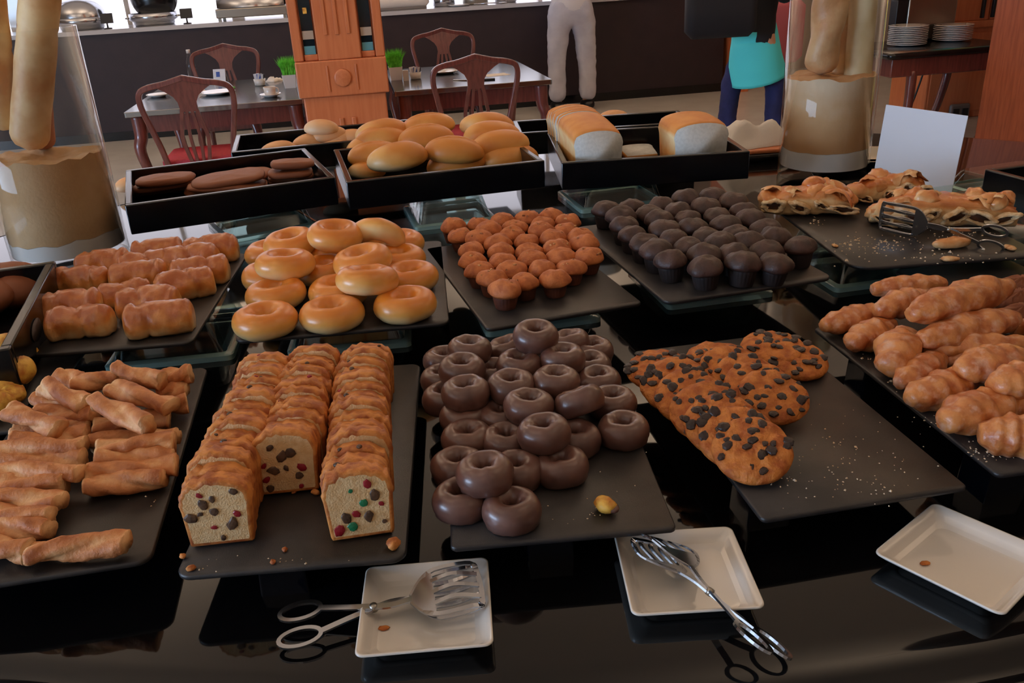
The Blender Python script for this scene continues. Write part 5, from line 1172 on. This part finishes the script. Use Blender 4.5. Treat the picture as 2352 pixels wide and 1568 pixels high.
# strudel --------------------------------------------------------------------------------------------
def strudel(label, pA, pB, wd, hh, seed, nfl, sugar=False):
    a, b = W(*pA, ZS), W(*pB, ZS); d = b-a; L = d.length; c = (a+b)/2
    t = thing('strudel_piece', label, 'strudel', (c.x, c.y, ZS+.0005), math.atan2(d.y, d.x), 'torn strudel pieces')
    n, m = 30, 22; rows = []; bake = []
    for i in range(n+1):
        q = i/n; e = min(1, .35+2.6*min(q, 1-q))**.6; row = []
        for j in range(m):
            an = 2*PI*j/m; cc, ss = math.cos(an), math.sin(an)
            g = 1+.22*nz(q*5+seed, cc*1.2, ss*1.2)+.10*nz(q*14+seed, cc*3, ss*3)
            x = -L/2+L*q+.006*nz(cc*3, ss*3, i*.4+seed); y = wd*e*cc*g; z = hh*.5*e*ss*g+hh*.5*e
            if cc < -.15: y = max(y, -wd*e*(.72+.1*nz(q*9, z*60, seed)))
            row.append((x, y, max(z, 0))); bake.append(min(1, max(0, .25+.7*ss+.25*nz(q*8, cc*2, seed)))*(1 if cc > -.6 or ss > .45 else .1))
        rows.append(row)
    v, f = rings(rows); ob('crust', me_new('crust', v, f, strud_m, bake=bake), t)
    rn = random.Random(seed); rn_ = random.Random(seed+99)
    nb = max(3, int(L/.045))
    for k in range(nb):                      # puffed, overlapping layers of dough
        for side in (0, 1):
            s_ = seed*3+k*5+side; bk_ = []
            def lf(x, y, z, s_=s_):
                g = 1+.35*nz(x*38, y*38, s_)+.18*nz(x*95, z*95, s_+2); bk_.append(min(1, max(0, .35+22*z+.5*nz(x*40, y*40, s_+4)))); return (x*g, y*g, z*g)
            v, f = blob(.030*rn_.uniform(.8, 1.25), .030*rn_.uniform(.7, 1.1), .019*rn_.uniform(.8, 1.3), 22, 14, .9, lf)
            ob('dough_layer', me_new('dough_layer', v, f, strud_m, bake=bk_), t, (-L*.42+L*.84*(k+.5*side)/(nb-.5), (.38 if side else -.22)*wd, hh*(.62+.22*math.sin(k*2.1+seed+side))), (rn_.uniform(-.4, .4), rn_.uniform(-.4, .4), rn_.uniform(-.6, .6)))
    for k in range(nb):                      # open mouths of the torn rolls along the front
        cx_ = -L*.38+L*.76*k/(nb-1)+rn_.uniform(-.012, .012); s_ = seed+k*3; zo = rn_.uniform(-.006, .010); ro = rn_.uniform(-.5, .5); sx_ = rn_.uniform(.55, 1.5); sz_ = rn_.uniform(.45, .95)
        def tf(a, b, s_=s_):
            g = 1+.45*nz(math.cos(a)*1.6, math.sin(a)*1.6, s_); q = .0150*g+.0050*math.cos(b)*(1+.9*nz(math.cos(a)*2, math.sin(a)*2, s_+9)); return 1.35*q*math.cos(a), .008*math.sin(b)+.004*nz(a*3, b, s_), .95*q*math.sin(a), 0
        v, f, _b = torus(0, 0, 0, 26, 10, tf); ob('torn_rim', me_new('torn_rim', v, f, strud_in), t, (cx_, -wd*.80, hh*.34+zo), (rn_.uniform(-.4, .4), ro, rn_.uniform(-.5, .5)), (sx_, 1, sz_))
        v, f = blob(.017, .004, .011, 14, 8, 1, lambda x, y, z: (x*(1+.3*nz(x*90, z*90, s_)), y, z)); ob('cavity_dark', me_new('cavity_dark', v, f, cavity_dark), t, (cx_, -wd*.76, hh*.34+zo), (0, ro, 0), (sx_, 1, sz_))
    for k in range(nfl):                     # loose crisp layers
        u0 = rn.uniform(-.38, .38)*L; r_ = rn.uniform(.018, .032); vv = []; N_ = 7
        for i in range(N_+1):
            for j in range(N_+1):
                x, y = (i/N_-.5)*2*r_*(1.2+.3*nz(j*.6, k, seed)), (j/N_-.5)*1.5*r_*(1+.4*nz(i*.6, k, seed+1)); vv.append((x, y, .45*r_-(x*x*.5+y*y)/r_*.9+.003*nz(x*120, y*120, k)))
        b0 = len(vv); vv += [(x, y, z-.0016) for x, y, z in vv]; N1 = N_+1; ff = [(i*N1+j, (i+1)*N1+j, (i+1)*N1+j+1, i*N1+j+1) for i in range(N_) for j in range(N_)]
        ff += [tuple(x+b0 for x in reversed(q)) for q in ff]; per = [j for j in range(N_)]+[i*N1+N_ for i in range(N_)]+[N_*N1+j for j in range(N_, 0, -1)]+[i*N1 for i in range(N_, 0, -1)]
        ff += [(per[q-1], per[q], per[q]+b0, per[q-1]+b0) for q in range(len(per))]
        ob('flake', me_new('flake', vv, ff, sugarw if (sugar and k < 2) else (strud_m if k % 2 else flake_m), bake=[.35+.5*((k*7) % 3)/2]*len(vv)), t, (u0, rn.uniform(-.5, .5)*wd, hh*rn.uniform(.78, .98)), (rn.uniform(-.7, .3), rn.uniform(-.5, .5), rn.uniform(-1, 1)))
    return t
st1 = strudel('flaky strudel piece with round top knob at the left of its board', (1745, 488), (1955, 486), .062, .062, 3, 9)
strudel('curved strudel end standing at the back of the board before the card', (1955, 462), (2118, 452), .045, .060, 17, 3)
strudel('large sugar dusted torn strudel piece beside the tongs', (1995, 508), (2328, 516), .066, .066, 29, 11, True)
v, f = blob(.030, .026, .022, 20, 12, 1, lambda x, y, z: (x*(1+.15*nz(x*50, y*50, 2)), y, z)); ob('knob', me_new('knob', v, f, M('knob_crust', S(206, 120, 52), S(186, 98, 40), scale=40, rough=.3, coat=.4)), st1, (.02, .02, .062))
t = thing('strudel_scrap', 'torn strudel scrap lying in front of the tongs handles', 'strudel scrap', W(2186, 568, ZS+.0005), R(-5))
v, f = blob(.042, .014, .012, 26, 10, .8, lambda x, y, z: (x*(1+.2*nz(x*40, y*40, 1)), y*(1+.4*nz(x*60, z*60, 2)), max(z*(1+.4*nz(x*50, y*90, 3)), -.010)+.010)); ob('crust', me_new('crust', v, f, strud_m, bake=[min(1, max(0, .2+28*(q[2]-.006))) for q in v]), t)
v, f = blob(.02, .012, .006, 14, 8, 1, lambda x, y, z: (x*(1+.4*nz(x*90, y*90, 4)), y, max(z, -.004)+.004)); 
for px, py, sc, lab in ((2180, 598, .9, 'flat pale pastry flake at the front edge of strudel board'), (1918, 566, .5, 'small yellow pastry flake at the left of strudel board'), (2320, 572, .8, 'flat pastry flake right of the tongs rings')):
    tag(ob('pastry_flake', me_new('pastry_flake', v, f, flake_m), None, W(px, py, ZS+.0005), (0, 0, px), sc), lab, 'flake')
# loose crumbs nobody could count
def crumbs(name, label, pts, z, lo, hi, m, seed):
    rn = random.Random(seed); b = MB(); o0 = W(*pts[0][:2], z)
    for px, py, sx, sy, n in pts:
        for k in range(n):
            p = W(px+rn.gauss(0, sx), py+rn.gauss(0, sy), z)-o0; e = rn.uniform(lo, hi)*(2 if rn.random() < .08 else 1)
            m4 = Matrix.Translation(p) @ Matrix.Rotation(rn.uniform(0, 6), 4, 'Z')
            b.add([(-e, -e*.7, 0), (e*.8, -e*.6, 0), (e, e*.5, 0), (-e*.6, e*.8, 0), (-e*.3, -e*.2, e*.9), (e*.5, e*.2, e*.7)], [(3, 2, 1, 0), (0, 1, 5, 4), (1, 2, 5), (2, 3, 4, 5), (3, 0, 4)], 0, m4)
    o = b.build(name, m, None, loc=(o0.x, o0.y, z+.0003)); o['kind'] = 'stuff'; return tag(o, label, 'crumbs')
crumbs('strudel_crumbs', 'scattered pale flaky crumbs on the strudel board', [(2000, 570, 60, 16, 60), (2030, 566, 18, 8, 40), (1955, 560, 16, 8, 20), (1875, 508, 14, 6, 14), (2180, 585, 60, 10, 40), (2130, 545, 60, 8, 30), (2240, 535, 40, 5, 25)], ZS, .0008, .0026, crumbbit, 1)
crumbs('cookie_crumbs', 'scattered tiny crumbs on the empty part of the cookie board', [(1950, 1030, 70, 50, 60), (1900, 1100, 60, 30, 30), (2000, 1120, 60, 20, 20), (2070, 1056, 10, 4, 4), (1800, 1105, 20, 8, 10)], ZF, .0005, .0014, crumbbit, 2)
crumbs('sugar_crumbs', 'white sugar crumbs on the fried pastry board', [(2245, 1040, 20, 12, 26), (2150, 960, 30, 12, 14), (2060, 880, 20, 10, 8), (1990, 820, 10, 6, 6), (2290, 1050, 20, 6, 12)], ZF, .0006, .0017, crumbbit, 3)
crumbs('donut_crumbs', 'few tiny crumbs on the chocolate donut board', [(1362, 1178, 4, 3, 3), (1400, 1080, 50, 50, 10), (1300, 1190, 60, 14, 6)], ZF, .0005, .0012, crumbbit, 4)
crumbs('cake_crumbs', 'tiny crumbs near the front edge of the cake board', [(640, 1290, 80, 12, 10), (480, 1300, 30, 8, 8), (320, 1150, 30, 10, 5)], ZF, .0005, .0012, crumbbit, 5)
